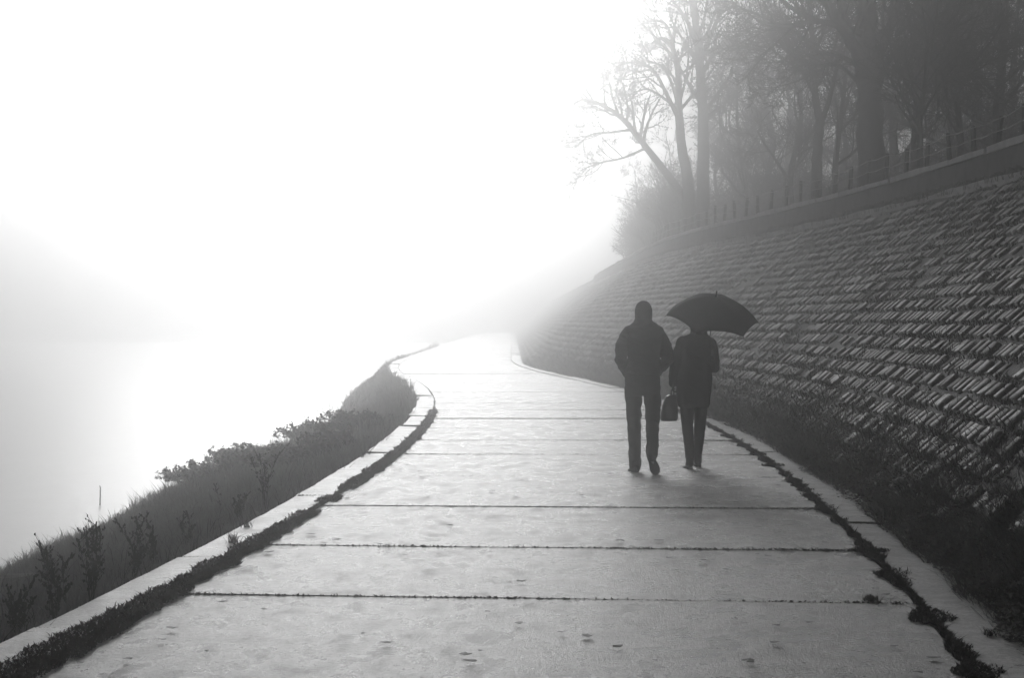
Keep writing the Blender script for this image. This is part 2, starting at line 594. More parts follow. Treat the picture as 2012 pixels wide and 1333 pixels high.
# ------------------------------------------------------------------ plants near the ground (uncountable ones are stuff)
def blades(pos, h, wd, lean, seed, name):
    g = np.random.default_rng(seed)
    n = len(pos)
    a = g.uniform(0, 2 * np.pi, n)
    sx, sy = np.cos(a), np.sin(a)
    b = g.uniform(0, 2 * np.pi, n)
    ln = lean * h * g.uniform(0.2, 1.3, n)
    dx, dy = np.cos(b) * ln, np.sin(b) * ln
    V = np.zeros((n, 5, 3), dtype=np.float32)
    W = wd / 2
    V[:, 0] = pos - np.stack([sx * W, sy * W, 0 * W], 1)
    V[:, 1] = pos + np.stack([sx * W, sy * W, 0 * W], 1)
    mid = pos + np.stack([dx * 0.35, dy * 0.35, h * 0.55], 1)
    V[:, 2] = mid + np.stack([sx * W * .7, sy * W * .7, 0 * W], 1)
    V[:, 3] = mid - np.stack([sx * W * .7, sy * W * .7, 0 * W], 1)
    V[:, 4] = pos + np.stack([dx, dy, h * g.uniform(.7, 1, n)], 1)
    i = np.arange(n)[:, None] * 5
    return npmesh(name, V.reshape(-1, 3), i + np.array([[0, 1, 2, 3]]), i + np.array([[3, 2, 4]]))

def leafquads(pos, size, seed, name, flat=0.5):
    g = np.random.default_rng(seed)
    n = len(pos)
    a = g.uniform(0, 2 * np.pi, n)
    e = g.uniform(-1, 1, n) * (1 - flat) * 1.4
    u = np.stack([np.cos(a) * np.cos(e), np.sin(a) * np.cos(e), np.sin(e)], 1)
    v = np.stack([-np.sin(a), np.cos(a), g.uniform(-.6, .6, n)], 1)
    s = (size * g.uniform(.6, 1.3, n))[:, None]
    V = np.zeros((n, 4, 3), dtype=np.float32)
    V[:, 0] = pos - u * s * .5
    V[:, 1] = pos + v * s * .32 - u * s * .05
    V[:, 2] = pos + u * s * .6
    V[:, 3] = pos - v * s * .32 - u * s * .05
    i = np.arange(n)[:, None] * 4
    return npmesh(name, V.reshape(-1, 3), i + np.array([[0, 1, 2, 3]]))

def vnoise(x, y, s, seed):
    return np.array([fbm(float(a), float(b), s, seed) for a, b in zip(x, y)])

def zprof(d):
    ds = np.array([p[0] for p in gp]); zs = np.array([p[1] for p in gp])
    return np.interp(d, ds, zs)

# grass on the river bank
G = np.random.default_rng(1)
N = 170000
yy = 6 + 110 * G.random(N) ** 1.9
dd = -2.5 - G.random(N) * 4.6
x, q = P(yy, -2.5 + (dd + 2.5) * bank_w(yy))
nz = vnoise(x, q, 0.9, 1.0)
hgt = (0.07 + 0.1 * np.clip(nz + 0.4, 0, 2)) * G.uniform(.6, 1.4, N) * np.where(yy > 15, 1 + np.clip((yy - 15) / 12, 0, 1.0) * np.clip(nz + .5, .0, 1.8), 1)
pos = np.stack([x, q, zprof(dd) - 0.02], 1)
tag(link('bank_grass', blades(pos, hgt, 0.008 + yy * 0.0003, 0.5, 2, 'bank_grass'), M['grass']), 'low dark grass covering the river bank left of the path', 'grass', kind='stuff')

N = 5000
yy = 8 + 40 * G.random(N) ** 1.5
dd = -2.55 - G.random(N) ** 1.4 * 2.6
x, q = P(yy, dd)
nz = vnoise(x, q, 1.6, 31.0)
kp = G.random(N) < .25 + nz
x, q, yy, dd = x[kp], q[kp], yy[kp], dd[kp]
tag(link('tall_bank_grass', blades(np.stack([x, q, zprof(dd) - .02], 1), G.uniform(.12, .36, len(x)) * np.clip(1.2 - yy / 60, .5, 1), .004 + yy * .0002, .7, 33, 'tall_bank_grass'), M['weed']), 'taller thin dark grass stems standing out of the bank grass', 'grass', kind='stuff')

# moss and grass in the seams beside the walk and in the joints
def seam(name, dc, w_near, seed, wfun, label, dens=1.0):
    g = np.random.default_rng(seed)
    n = int(60000 * dens)
    y = 6.0 + 26 * g.random(n) ** 1.4
    off = g.normal(0, 1, n)
    wloc = np.array([wfun(float(t)) for t in y])
    wloc = wloc * np.clip(1.25 - (y - 8) / 60, .4, 1.2)
    d = dc + off * wloc * 0.5
    keep = np.abs(off) < 1.3
    y, d = y[keep], d[keep]
    x, q = P(y, d)
    n = len(y)
    h = g.uniform(.008, .035, n) * (1 + 0.8 * (g.random(n) > .97))
    pos = np.stack([x, q, np.full(n, 0.004)], 1)
    me = blades(pos, h, np.full(n, 0.009) + y * 0.0002, 1.0, seed + 1, name)
    tag(link(name, me, M['moss']), label, 'moss', kind='stuff')
def wl(y):
    k = 0.13 + 0.08 * fbm(y, 0, 2.3, 2)
    k += 0.07 * max(0, 1 - abs(y - 8.4) / 2.2)
    if 14.8 < y < 15.6 or 16.1 < y < 16.8: k *= 0.15
    return max(k, 0.02)
seam('seam_moss', -2.14, 0.1, 21, wl, 'thick dark moss in the seam between the path and its left edging')
def wr_(y):
    return max(0.006, 0.05 + 0.2 * fbm(y, 3, 2.6, 5))
seam('seam_moss', 2.2, 0.06, 31, wr_, 'patchy dark moss in the seam between the path and its right edging')
# joint moss
g = np.random.default_rng(5)
ys_, ds_ = [], []
for j in JO[5:24]:
    n = 1700
    d = g.uniform(-2.25, 2.25, n)
    edge = np.clip((d - 1.15) / 1.0, 0, 1) * (1 if int(j * 10) % 3 else .6) + np.clip((-d - 1.7) / .5, 0, 1) * .8
    k = np.array([max(0, fbm(float(t), j, 1.6, 6) + 0.15) for t in d]) * .6 + edge
    keep = g.random(n) < k + .12
    d = d[keep]; k = k[keep]
    ys_.append(j + g.normal(0, 1, len(d)) * (0.008 + 0.035 * k * k)); ds_.append(d)
for j in KL[3:14]:
    n = 260
    d = g.uniform(-2.5, -2.1, n); ys_.append(j + g.normal(0, .02, n)); ds_.append(d)
for j in KR[3:12]:
    n = 200
    d = g.uniform(2.2, 2.6, n); ys_.append(j + g.normal(0, .02, n)); ds_.append(d)
y = np.concatenate(ys_); d = np.concatenate(ds_); x, q = P(y, d)
tag(link('joint_moss', blades(np.stack([x, q, np.full(len(x), -.005)], 1), g.uniform(.006, .02, len(x)), np.full(len(x), .014), 1.2, 6, 'joint_moss'), M['moss']),
    'dark moss growing in the joints across the path', 'moss', kind='stuff')

# leafy undergrowth between the right edging and the blocks
N = 60000
g = np.random.default_rng(9)
y = 6.2 + 45 * g.random(N) ** 1.7
d = 2.4 + np.abs(g.normal(0, 0.4, N))
x, q = P(y, d)
k = vnoise(x, q, 1.5, 12.0)
d0 = 2.5 + 0.13 * k
keep = (d > d0) & (d < 3.9 + .4 * k)
y, d, x, q, k = y[keep], d[keep], x[keep], q[keep], k[keep]
gz = np.where(d > D_FOOT, (d - D_FOOT) * TAN, -0.03)
pz = gz + g.random(len(y)) ** 1.5 * np.clip(0.1 + 0.12 * (k + .5), .03, .3)
tag(link('verge_weeds', leafquads(np.stack([x, q, pz], 1), np.full(len(y), .034), 10, 'verge_weeds', .6), M['leaf']), 'low leafy undergrowth along the foot of the paved bank', 'undergrowth', kind='stuff')
N = 52000
y = 6.2 + 60 * g.random(N) ** 1.6
d = 2.5 + np.abs(g.normal(0, 0.42, N))
x, q = P(y, d)
gz = np.where(d > D_FOOT, (d - D_FOOT) * TAN, -0.03)
tag(link('verge_grass', blades(np.stack([x, q, gz - .01], 1), g.uniform(.05, .26, N) * np.clip(.8 + 1.0 * vnoise(x, q, 1.1, 44.), .3, 1.5), .004 + y * .0003, 1.3, 12, 'verge_grass'), M['grass']), 'dark straggling grass along the foot of the paved bank', 'grass', kind='stuff')
N = 420
y = 7 + 20 * g.random(N) ** 1.4
d = 2.75 + g.random(N) * 0.9
x, q = P(y, d)
gz = np.where(d > D_FOOT, (d - D_FOOT) * TAN, 0.0)
tag(link('dry_stalks', blades(np.stack([x, q, gz], 1), g.uniform(.1, .4, N), np.full(N, .005), 1.6, 14, 'dry_stalks'), M['drygrass']), 'pale dry stalks tangled in the undergrowth', 'dry grass', kind='stuff')
# grass in the row joints of the bank
N = 190000
g = np.random.default_rng(15)
rows = int((D_TOP - D_FOOT) / math.cos(SLANG) / .27)
r = g.integers(0, rows + 1, N)
y = 7 + 70 * g.random(N) ** 1.35
s = r * .27 + 0.02 + g.normal(0, .022, N) * np.where(g.random(N) < .3, 3.2, 1)
s = np.clip(s, 0, None)
d = D_FOOT + s * math.cos(SLANG); x, q = P(y, d)
k = vnoise(y * .8, s * 1.2, 1.0, 16.0)
keep = g.random(N) < .35 + k * .9
lenb = np.clip(.03 + .05 * (k + .3), .02, .12) * g.uniform(.6, 1.3, N)
pos = np.stack([x, q, s * math.sin(SLANG) - .015], 1)[keep]
tag(link('joint_grass', blades(pos, lenb[keep], (.008 + y * .0003)[keep], 1.0, 17, 'joint_grass'), M['grass']), 'short dark grass growing between the rows of bank blocks', 'grass', kind='stuff')
# rough grass on the band between ledge and coping and along the coping
N = 26000
y = 24 + 60 * g.random(N)
d = g.choice([7.55, 7.7, 7.74, 8.2], N) + g.normal(0, .05, N)
x, q = P(y, d)
zz = np.interp(d, [7.4, 7.6, 7.7, 8.1, 8.3], [3.95, 4.05, 4.02, 4.6, 4.62])
tag(link('wall_top_grass', blades(np.stack([x, q, zz], 1), g.uniform(.05, .2, N), np.full(N, .014), .7, 19, 'wall_top_grass'), M['grass']), 'rough grass along the ledge and coping at the top of the bank', 'grass', kind='stuff')

# tall dead weeds on the river bank: individual plants
def weed(loc, h, seed, label, heads=5, parent_lean=(0, 0)):
    rg = random.Random(seed)
    t = empty('dead_weed', loc)
    tag(t, label, 'weed', 'tall dead weeds on the river bank')
    for k in range(heads):
        st = MB()
        a = rg.uniform(0, 6.28); sp = rg.uniform(.05, .42)
        hh = h * rg.uniform(.5, 1)
        n = 10
        pts = [Vector((0, 0, 0))]
        bx, by = rg.uniform(-.1, .1), rg.uniform(-.1, .1)
        for i in range(1, n + 1):
            f = i / n
            pts.append(Vector((math.cos(a) * sp * hh * f ** 1.4 + rg.uniform(-.006, .006) + parent_lean[0] * f * hh + bx * hh * math.sin(f * 3), math.sin(a) * sp * hh * f + parent_lean[1] * f * hh + by * hh * math.sin(f * 3), hh * f)))
        st.tube(pts, [.0034 - .0002 * i for i in range(n + 1)], 5)
        for i in range(4, n + 1):
            for s_ in range(rg.randint(1, 3)):
                p = pts[i].lerp(pts[i - 1], rg.random())
                l = hh * rg.uniform(.06, .26)
                aa = rg.uniform(0, 6.28)
                q_ = p + Vector((math.cos(aa) * l * .6, math.sin(aa) * l * .6, l * rg.uniform(.2, .9)))
                st.tube([p, q_], [.0018, .001], 4)
                for t_ in range(rg.randint(2, 5)):
                    st.ball(p.lerp(q_, rg.uniform(.4, 1)), (rg.uniform(.003, .006), .005, rg.uniform(.006, .013)), 5, 4, Matrix.Rotation(rg.uniform(-.9, .9), 3, 'Y'))
        for i in range(9):
            st.ball(pts[-1].lerp(pts[-3], i / 9) + Vector((rg.uniform(-.006, .006), rg.uniform(-.006, .006), 0)), (.006, .006, .011), 5, 4)
        st.build('stalk', M['weed'], t)
    return t
def bank_z(d, y=10.0):
    if d < -2.5: d = -2.5 + (d + 2.5) / float(bank_w(y))
    return float(zprof(np.array([d]))[0])
def weed_at(u, Z, h, seed, label, **k):
    x = (u - 1006) / F * Z
    d = x - float(c_of(Z))
    return weed(Vector((x, Z, bank_z(d) - .01)), h, seed, label, **k)
weed_at(30, 9.9, .42, 1, 'dense dead weed at the far left beside the nearest end of the edging', heads=8)
weed_at(108, 10.3, .5, 2, 'dead weed with thin upright stems second from the left edge', heads=6)
weed_at(178, 11.0, .62, 3, 'tallest dead dock weed with clumped seed heads on the near bank', heads=9)
weed_at(135, 11.8, .45, 4, 'dead weed leaning left behind the tallest dock weed', heads=4, parent_lean=(-.5, 0))
weed_at(262, 12.3, .5, 5, 'dead weed with dark seed heads right of the tallest dock weed', heads=7)
weed_at(300, 13.2, .36, 6, 'short dead weed close to the left edging in the foreground', heads=5)
weed_at(365, 14.5, .35, 7, 'short spindly dead weed midway along the near bank', heads=4)
weed_at(520, 17.2, .6, 8, 'dead weed standing by the bend of the left edging', heads=5)
weed_at(432, 18.0, .62, 9, 'single thin dead stalk standing above the bank grass', heads=1)
weed_at(470, 16.2, .3, 10, 'small bushy dead weed just past the notch in the left edging', heads=7)

# seam tufts
def tuft(loc, h, n, seed, label):
    g_ = np.random.default_rng(seed)
    p = np.tile(np.array([[0., 0., 0.]]), (n, 1)) + np.concatenate([g_.normal(0, .02, (n, 2)), np.zeros((n, 1))], 1)
    me = blades(p, g_.uniform(.5, 1, n) * h, np.full(n, .006), .9, seed, 'grass_tuft')
    tag(link('grass_tuft', me, M['weed'], None, loc), label, 'grass tuft', 'grass tufts in the path seams')
tuft(PV(12.6, -2.3, 0), .12, 60, 1, 'spiky grass tuft in the left seam above the long moss strip')
tuft(PV(13.6, -2.42, 0), .1, 40, 2, 'thin grass tuft growing over the left edging near the notch')
tuft(PV(10.35, 1.95, 0), .05, 160, 3, 'flat dark grass tuft at the right end of the nearest joint')
tuft(PV(9.2, 2.42, .0), .07, 50, 4, 'dark grass tuft on the right edging in the foreground')

# shrubs on the river bank, fading into the fog
def shrub(loc, w_, h_, seed, label, cat='shrub', group=None, leafm='bankleaf', stems=40, leaves=2500, ls=.05):
    rg = random.Random(seed); g_ = np.random.default_rng(seed)
    t = empty('bank_shrub' if group is None or 'river' in group else 'thicket_shrub', loc)
    tag(t, label, cat, group)
    mb = MB(); tips = []
    for i in range(stems):
        a = rg.uniform(0, 6.28); sp = rg.uniform(0, 1) ** .6
        end = Vector((math.cos(a) * sp * w_ / 2, math.sin(a) * sp * w_ / 2, h_ * (1 - .55 * sp * sp) * rg.uniform(.6, 1.05)))
        mid = end * .5 + Vector((0, 0, h_ * .1)) + Vector((rg.uniform(-.06, .06), rg.uniform(-.06, .06), 0)) * w_
        b = Vector((end.x * .2, end.y * .2, -.03))
        r0 = .004 * (1 + h_)
        mb.tube([b, mid, end], [r0, r0 * .7, r0 * .35], 4, False)
        tips.append((mid, end))
        for s in range(6):
            f = rg.uniform(0, 1); p = mid.lerp(end, f)
            q_ = p + Vector((rg.gauss(0, .12), rg.gauss(0, .12), rg.uniform(0, .2))) * h_
            mb.tube([p, q_], [r0 * .5, r0 * .25], 3, False)
            tips.append((p, q_))
    mb.build('stem', M['twig'], t)
    if leaves:
        idx = g_.integers(0, len(tips), leaves); f = g_.random(leaves)[:, None]
        A = np.array([tuple(a) for a, b in tips])[idx]; B = np.array([tuple(b) for a, b in tips])[idx]
        pos = A * (1 - f) + B * f + g_.normal(0, .05 * h_, (leaves, 3))
        pos[:, 2] = np.clip(pos[:, 2], -.12, None)
        link('foliage', leafquads(pos, np.full(leaves, ls), seed, 'foliage', .3), M[leafm], t)
    return t
def shrub_px(u, Z, w_, h_, seed, label):
    x = (u - 1006) / F * Z
    d = x - float(c_of(Z))
    return shrub(Vector((x, Z, max(bank_z(d, Z), -1.62))), w_, h_, seed, label, group='shrubs along the river bank', leaves=int(1800 * w_), ls=.07)
shrub_px(640, 25, 1.3, .45, 1, 'rounded low shrub where the edging bends, nearest the path')
shrub_px(700, 29, 1.6, .5, 2, 'low shrub at the far end of the visible bank beside the edging')
shrub_px(560, 25, 1.5, .4, 3, 'wide low shrub left of the edging bend')
shrub_px(480, 28, 1.6, .45, 4, 'low shrub in the middle of the foggy bank')
shrub_px(390, 30, 1.6, .4, 5, 'taller rounded shrub near the water in the fog')
shrub_px(610, 33, 1.4, .45, 7, 'pale foggy shrub furthest along the bank')
shrub_px(470, 34, 1.6, .45, 8, 'broad pale shrub by the water deep in the fog')

# ------------------------------------------------------------------ trees
class Tree:
    def __init__(s, seed, rmin=.008):
        s.rg = random.Random(seed); s.trunk = MB(); s.crown = MB(); s.leafp = []; s.rmin = rmin; s.count = 0; s.maxplus = 0
    def grow(s, p, d, L, r, lvl, up=.12, maxl=5, dens=1.0):
        rg = s.rg
        n = 4 if lvl < 4 else 3
        pts = [p.copy()]; rad = [r]
        q = p.copy(); dr = d.normalized()
        for i in range(n):
            j = .15 if lvl > 1 else .1
            dr = (dr + Vector((rg.gauss(0, j), rg.gauss(0, j), rg.gauss(0, j) + up * .35))).normalized()
            q = q + dr * (L / n)
            pts.append(q.copy()); rad.append(max(s.rmin * .8, r * (1 - .55 * (i + 1) / n)))
        sides = 8 if lvl <= 1 else (5 if lvl == 2 else 3)
        (s.trunk if r > .05 else s.crown).tube(pts, rad, sides, False)
        s.count += 1
        s.kids(pts, rad, L, lvl, up, maxl, dens)
    def kids(s, pts, rad, L, lvl, up=.12, maxl=5, dens=1.0, nk=None, t0=.25):
        rg = s.rg
        if lvl >= maxl or L < .35:
            s.leafp += [tuple(x) for x in pts[1:]]
            return
        n = nk if nk is not None else int((5 if lvl < 3 else 5) * dens + rg.random())
        for k in range(n):
            t = t0 + (1 - t0) * (k + rg.random()) / n
            f = t * (len(pts) - 1); i = min(int(f), len(pts) - 2); f -= i
            p = pts[i].lerp(pts[i + 1], f); r = rad[i] * (1 - f) + rad[i + 1] * f
            ax = (pts[i + 1] - pts[i]).normalized()
            rv = Vector((rg.gauss(0, 1), rg.gauss(0, 1), rg.gauss(0, 1)))
            rv = (rv - ax * rv.dot(ax)).normalized()
            an = rg.uniform(.5, 1.05)
            dr = ax * math.cos(an) + rv * math.sin(an)
            s.grow(p, dr, L * rg.uniform(.42, .68) * (1.12 - .4 * t), max(s.rmin, r * rg.uniform(.42, .62)), lvl + 1, up, maxl, dens)
    def limb(s, pts, r0, r1, lvl=1, nk=8, L=None, maxl=5, t0=.3, up=.22, dens=1.25):
        pts = [Vector(p) for p in pts]
        # smooth resample (Catmull-Rom)
        out = []
        n = len(pts)
        for i in range(n - 1):
            a, b, c, e = pts[max(i - 1, 0)], pts[i], pts[i + 1], pts[min(i + 2, n - 1)]
            for k in range(5):
                t = k / 5
                out.append(.5 * ((2 * b) + (c - a) * t + (2 * a - 5 * b + 4 * c - e) * t * t + (3 * b - a - 3 * c + e) * t ** 3))
        out.append(pts[-1])
        m = len(out)
        for i in range(1, m - 1):
            out[i] = out[i] + Vector((s.rg.gauss(0, 1), s.rg.gauss(0, 1), s.rg.gauss(0, 1))) * r1 * .12
        rad = [r0 + (r1 - r0) * (i / (m - 1)) ** .8 for i in range(m)]
        s.trunk.tube(out, rad, 10 if r0 > .12 else 7, False)
        Lt = sum((out[i + 1] - out[i]).length for i in range(m - 1)) if L is None else L
        s.kids(out, rad, Lt, lvl, up, maxl, dens, nk, t0)
    def finish(s, base, label, group, leaves=2500, seed=0, ls=.035, name='bare_tree'):
        t = empty(name, base)
        tag(t, label, 'tree', group)
        off = Vector(base)
        if s.leafp:
            n_ = int(leaves * .12)
            g_ = np.random.default_rng(seed)
            A = np.array(s.leafp)[g_.integers(0, len(s.leafp), n_)] + g_.normal(0, .03, (n_, 3))
            lm = leafquads(A, np.full(n_, ls), seed, 'tmp_leaf', .2)
            s.crown.add([v.co.copy() for v in lm.vertices], [tuple(p.vertices) for p in lm.polygons])
            bpy.data.meshes.remove(lm)
        for mb_, nm, mt in ((s.trunk, 'trunk', M['bark']), (s.crown, 'crown', M['twig'])):
            if not mb_.v: continue
            V = np.array([tuple(v) for v in mb_.v]) - np.array(tuple(off))
            me = bpy.data.meshes.new(nm)
            me.from_pydata(V.tolist(), [], mb_.f); me.update()
            link(nm, me, mt, t, smooth=True)
        return t
GRP = 'bare trees on the plateau above the bank'
PZ = 4.6
# big forked tree
Z = 46
T = Tree(100, .007)
def px(pts, Z, r=1.0):
    return [pix(u, v, Z + dz) for (u, v, dz) in pts]
base = pix(1712, HOR - (PZ - EYE) * F / Z, Z)
T.limb([base + Vector((0, 0, -.1))] + px([(1712, 330, 0), (1711, 240, 0), (1706, 150, 0), (1704, 60, 0), (1703, -60, 0), (1706, -200, .3)], Z), .42, .2, 1, 7, 5, t0=.65)
T.limb(px([(1710, 175, 0), (1680, 95, -.4), (1640, 30, -.6), (1590, -60, -.8), (1560, -160, -1)], Z), .2, .09, 1, 9, 5.5)
T.limb(px([(1708, 150, 0), (1672, 70, .6), (1650, 0, 1), (1630, -90, 1.5)], Z), .16, .08, 1, 7, 4)
T.limb(px([(1716, 150, 0), (1738, 80, .4), (1765, 10, .8), (1790, -60, 1)], Z), .16, .08, 1, 8, 5)
T.limb(px([(1722, 175, 0), (1745, 118, -.6), (1782, 105, -1), (1830, 118, -1.2), (1880, 138, -1.5), (1930, 150, -1.8)], Z), .12, .05, 1, 12, 3.5)
T.limb(px([(1700, 70, 0), (1660, 52, -.5), (1600, 42, -.8), (1540, 50, -1.2), (1490, 42, -1.5)], Z), .1, .04, 1, 12, 3.5)
T.limb(px([(1705, 150, 0), (1670, 118, .5), (1620, 105, .8), (1570, 112, 1.2)], Z), .09, .04, 1, 9, 3)
T.limb(px([(1722, 75, 0), (1762, 42, 0), (1800, 55, .2), (1840, 95, .5), (1870, 130, .8)], Z), .1, .04, 1, 10, 3)
T.limb(px([(1700, 175, 0), (1650, 130, 0), (1600, 128, -.3), (1555, 112, -.6)], Z), .07, .03, 1, 8, 2.6)
T.finish(base, 'huge bare tree with a thick straight trunk and arching side limbs', GRP, 5000, 1)
# Y-forked tree
Z = 50
T = Tree(101, .007)
base = pix(1604, HOR - (PZ - EYE) * F / Z, Z)
T.limb([base + Vector((0, 0, -.1))] + px([(1604, 340, 0), (1607, 280, 0), (1612, 238, 0)], Z), .17, .13, 1, 0, 4)
T.limb(px([(1611, 242, 0), (1602, 190, 0), (1598, 120, 0), (1594, 50, .2), (1586, -40, .3), (1580, -140, .3)], Z), .12, .05, 1, 14, 4, t0=.15)
T.limb(px([(1613, 242, 0), (1628, 200, .4), (1640, 150, .8), (1655, 80, 1.2), (1660, 0, 1.6)], Z), .09, .035, 1, 11, 3.2)
T.limb(px([(1600, 110, 0), (1618, 60, .4), (1640, 10, .8), (1650, -60, 1)], Z), .06, .03, 1, 8, 2.6)
T.finish(base, 'slender tree whose trunk splits into a narrow fork just above the fence', GRP, 3000, 2)
# tall straight tree
Z = 67
T = Tree(102, .007)
base = pix(1382, HOR - (PZ - EYE) * F / Z, Z)
T.limb([base + Vector((0, 0, -.1))] + px([(1381, 380, 0), (1382, 280, 0), (1380, 200, 0), (1374, 110, 0), (1366, 40, .3), (1350, -40, .3), (1330, -120, .3)], Z), .3, .08, 1, 12, 5, t0=.35)
T.limb(px([(1372, 105, 0), (1352, 45, -.5), (1325, 5, -1), (1290, -40, -1.5)], Z), .1, .04, 1, 10, 4)
T.limb(px([(1375, 130, 0), (1400, 60, .6), (1425, 5, 1), (1440, -60, 1)], Z), .1, .04, 1, 10, 4)
T.limb(px([(1380, 230, 0), (1420, 170, .6), (1455, 120, 1), (1480, 60, 1)], Z), .09, .03, 1, 10, 4)
T.finish(base, 'tall straight-trunked tree standing between the curved tree and the shrubs', GRP, 5000, 3)
# tree with branches arching left
Z = 65
T = Tree(103, .007)
base = pix(1358, HOR - (PZ - EYE) * F / Z, Z)
T.limb([base + Vector((0, 0, -.1))] + px([(1352, 360, 0), (1340, 290, 0), (1333, 205, 0), (1333, 150, 0), (1322, 95, 0), (1300, 75, .3), (1280, 85, .5)], Z), .26, .04, 1, 10, 3.4, t0=.4)
T.limb(px([(1336, 240, 0), (1310, 185, -.4), (1285, 140, -.8), (1255, 122, -1), (1215, 128, -1.3)], Z), .1, .03, 1, 12, 3.2)
T.limb(px([(1332, 205, 0), (1318, 160, .5), (1300, 130, 1), (1270, 118, 1.3)], Z), .08, .03, 1, 9, 2.6)
T.limb(px([(1333, 215, 0), (1300, 190, 0), (1270, 175, 0), (1240, 185, 0)], Z), .07, .03, 1, 8, 2.4)
T.limb(px([(1332, 140, 0), (1315, 60, .3), (1290, 40, .5), (1250, 50, .8)], Z), .07, .03, 1, 9, 2.6)
T.limb(px([(1336, 200, 0), (1350, 140, .5), (1352, 80, 1), (1340, 30, 1.4)], Z), .06, .02, 1, 8, 2.4)
T.finish(base, 'curved tree whose branches arch over to the left against the sky', GRP, 3500, 4)
# leaning tree
Z = 66
T = Tree(104, .007)
base = pix(1370, HOR - (PZ - EYE) * F / Z, Z)
T.limb([base + Vector((0, 0, -.1))] + px([(1345, 395, 0), (1305, 335, 0), (1262, 280, 0), (1225, 235, 0), (1190, 210, 0), (1150, 195, 0), (1125, 205, 0)], Z), .2, .04, 1, 16, 3.0, t0=.35)
T.limb(px([(1215, 225, 0), (1203, 190, .4), (1198, 165, .8), (1180, 175, 1)], Z), .06, .02, 1, 8, 2)
T.limb(px([(1240, 255, 0), (1200, 260, -.4), (1160, 265, -.8), (1130, 290, -1)], Z), .06, .02, 1, 10, 2.4)
T.limb(px([(1270, 290, 0), (1225, 310, 0), (1180, 320, 0), (1140, 335, 0)], Z), .06, .02, 1, 10, 2.4)
T.finish(base, 'leaning tree at the left end of the row, its trunk tilted far to the left', GRP, 4000, 5)
# thin tree by the fence on the right
Z = 42
T = Tree(105, .007)
base = pix(1806, HOR - (PZ - EYE) * F / Z, Z)
T.limb([base + Vector((0, 0, -.1))] + px([(1807, 300, 0), (1808, 240, 0), (1813, 190, 0), (1822, 130, 0), (1835, 60, 0), (1850, -20, 0)], Z), .09, .03, 1, 16, 3, t0=.25)
T.limb(px([(1809, 240, 0), (1795, 190, .3), (1775, 150, .6), (1765, 90, 1)], Z), .05, .02, 1, 9, 2.2)
T.finish(base, 'thin young tree rising behind the fence right of the huge tree', GRP, 2500, 6)

# background trees: three prototypes, copied with their parts
def proto(seed, H, r0, spread=1.0, ml=5):
    T = Tree(seed, .009)
    rg = T.rg
    pts = [Vector((0, 0, -.1)), Vector((rg.uniform(-.2, .2), 0, H * .25)), Vector((rg.uniform(-.4, .4), rg.uniform(-.3, .3), H * .5)), Vector((rg.uniform(-.6, .6), rg.uniform(-.5, .5), H * .78)), Vector((rg.uniform(-.8, .8), rg.uniform(-.5, .5), H))]
    T.limb(pts, r0, r0 * .2, 1, 15, H * .5, t0=.2, maxl=ml, dens=1.3)
    return T
bgs = []
protos = [proto(201, 9.5, .2), proto(202, 11, .25), proto(203, 8.5, .15), proto(204, 7.5, .12)]
BG = [  # u, Z, proto, scale, rot, label
 (1450, 70, 2, 1.0, .3, 'bare tree right of the tall straight tree, its crown filling the middle of the wood'),
 (1505, 62, 0, 1.0, 1.3, 'bare tree left of the forked tree with a straight dim trunk'),
 (1548, 72, 1, .9, 2.1, 'tall dim tree showing just left of the forked tree'),
 (1655, 60, 0, .9, .7, 'dim bare tree between the forked tree and the huge tree'),
 (1760, 56, 1, 1.0, 4.1, 'dark bare tree right behind the huge trunk'),
 (1868, 46, 2, 1.1, 3.3, 'dark bare tree above the fence with a low crown'),
 (1915, 52, 1, 1.0, 5.2, 'tall dark tree near the right edge of the wood'),
 (1972, 40, 0, 1.0, .1, 'dark tree at the far right, nearest to the fence end'),
 (1425, 82, 3, 1.1, 1.0, 'small pale tree deep in the fog behind the straight tree'),
 (1310, 74, 3, .85, 2.0, 'small round-crowned tree behind the leaning trunk'),
 (1240, 80, 3, .7, 3.0, 'lowest small tree in the fog below the leaning tree'),
 (1600, 86, 1, 1.0, 4.4, 'pale tree far behind the forked tree'),
 (1700, 78, 0, 1.2, 5.0, 'faint tree far behind the huge tree'),
 (1820, 70, 1, 1.1, .9, 'faint tree deep in the right part of the wood'),
 (1940, 64, 0, 1.2, 2.6, 'faint crowded tree behind the dark right-hand trees'),
 (1795, 40, 3, 1.05, 1.9, 'small dark tree between the thin young tree and the huge trunk'),
 (1888, 37, 3, 1.0, .6, 'small dark tree close behind the fence near the right edge'),
 (1985, 46, 2, 1.08, 4.6, 'dark spreading tree second from the right edge'),
 (1640, 46, 3, 1.08, 2.4, 'small bare tree filling the gap left of the huge trunk'),
 (1560, 52, 2, 1.0, 5.5, 'bare tree close behind the fence left of the fork'),
 (1470, 58, 3, 1.08, .2, 'small bare tree in front of the thicket middle'),
 (1410, 66, 2, .9, 3.9, 'bare tree just right of the tall straight tree'),
 (1930, 58, 2, 1.08, 1.1, 'tangled dark tree under the top right corner'),
 (1730, 66, 2, 1.08, 2.2, 'tangled tree half hidden by the huge trunk'),
 (2040, 48, 1, 1.0, 3.6, 'dark tree cut by the right edge of the view'),
 (1490, 90, 1, 1.0, 2.9, 'very faint tree at the back between two dim trunks'),
]
pobj = []
for i, p_ in enumerate(protos):
    pobj.append(None)
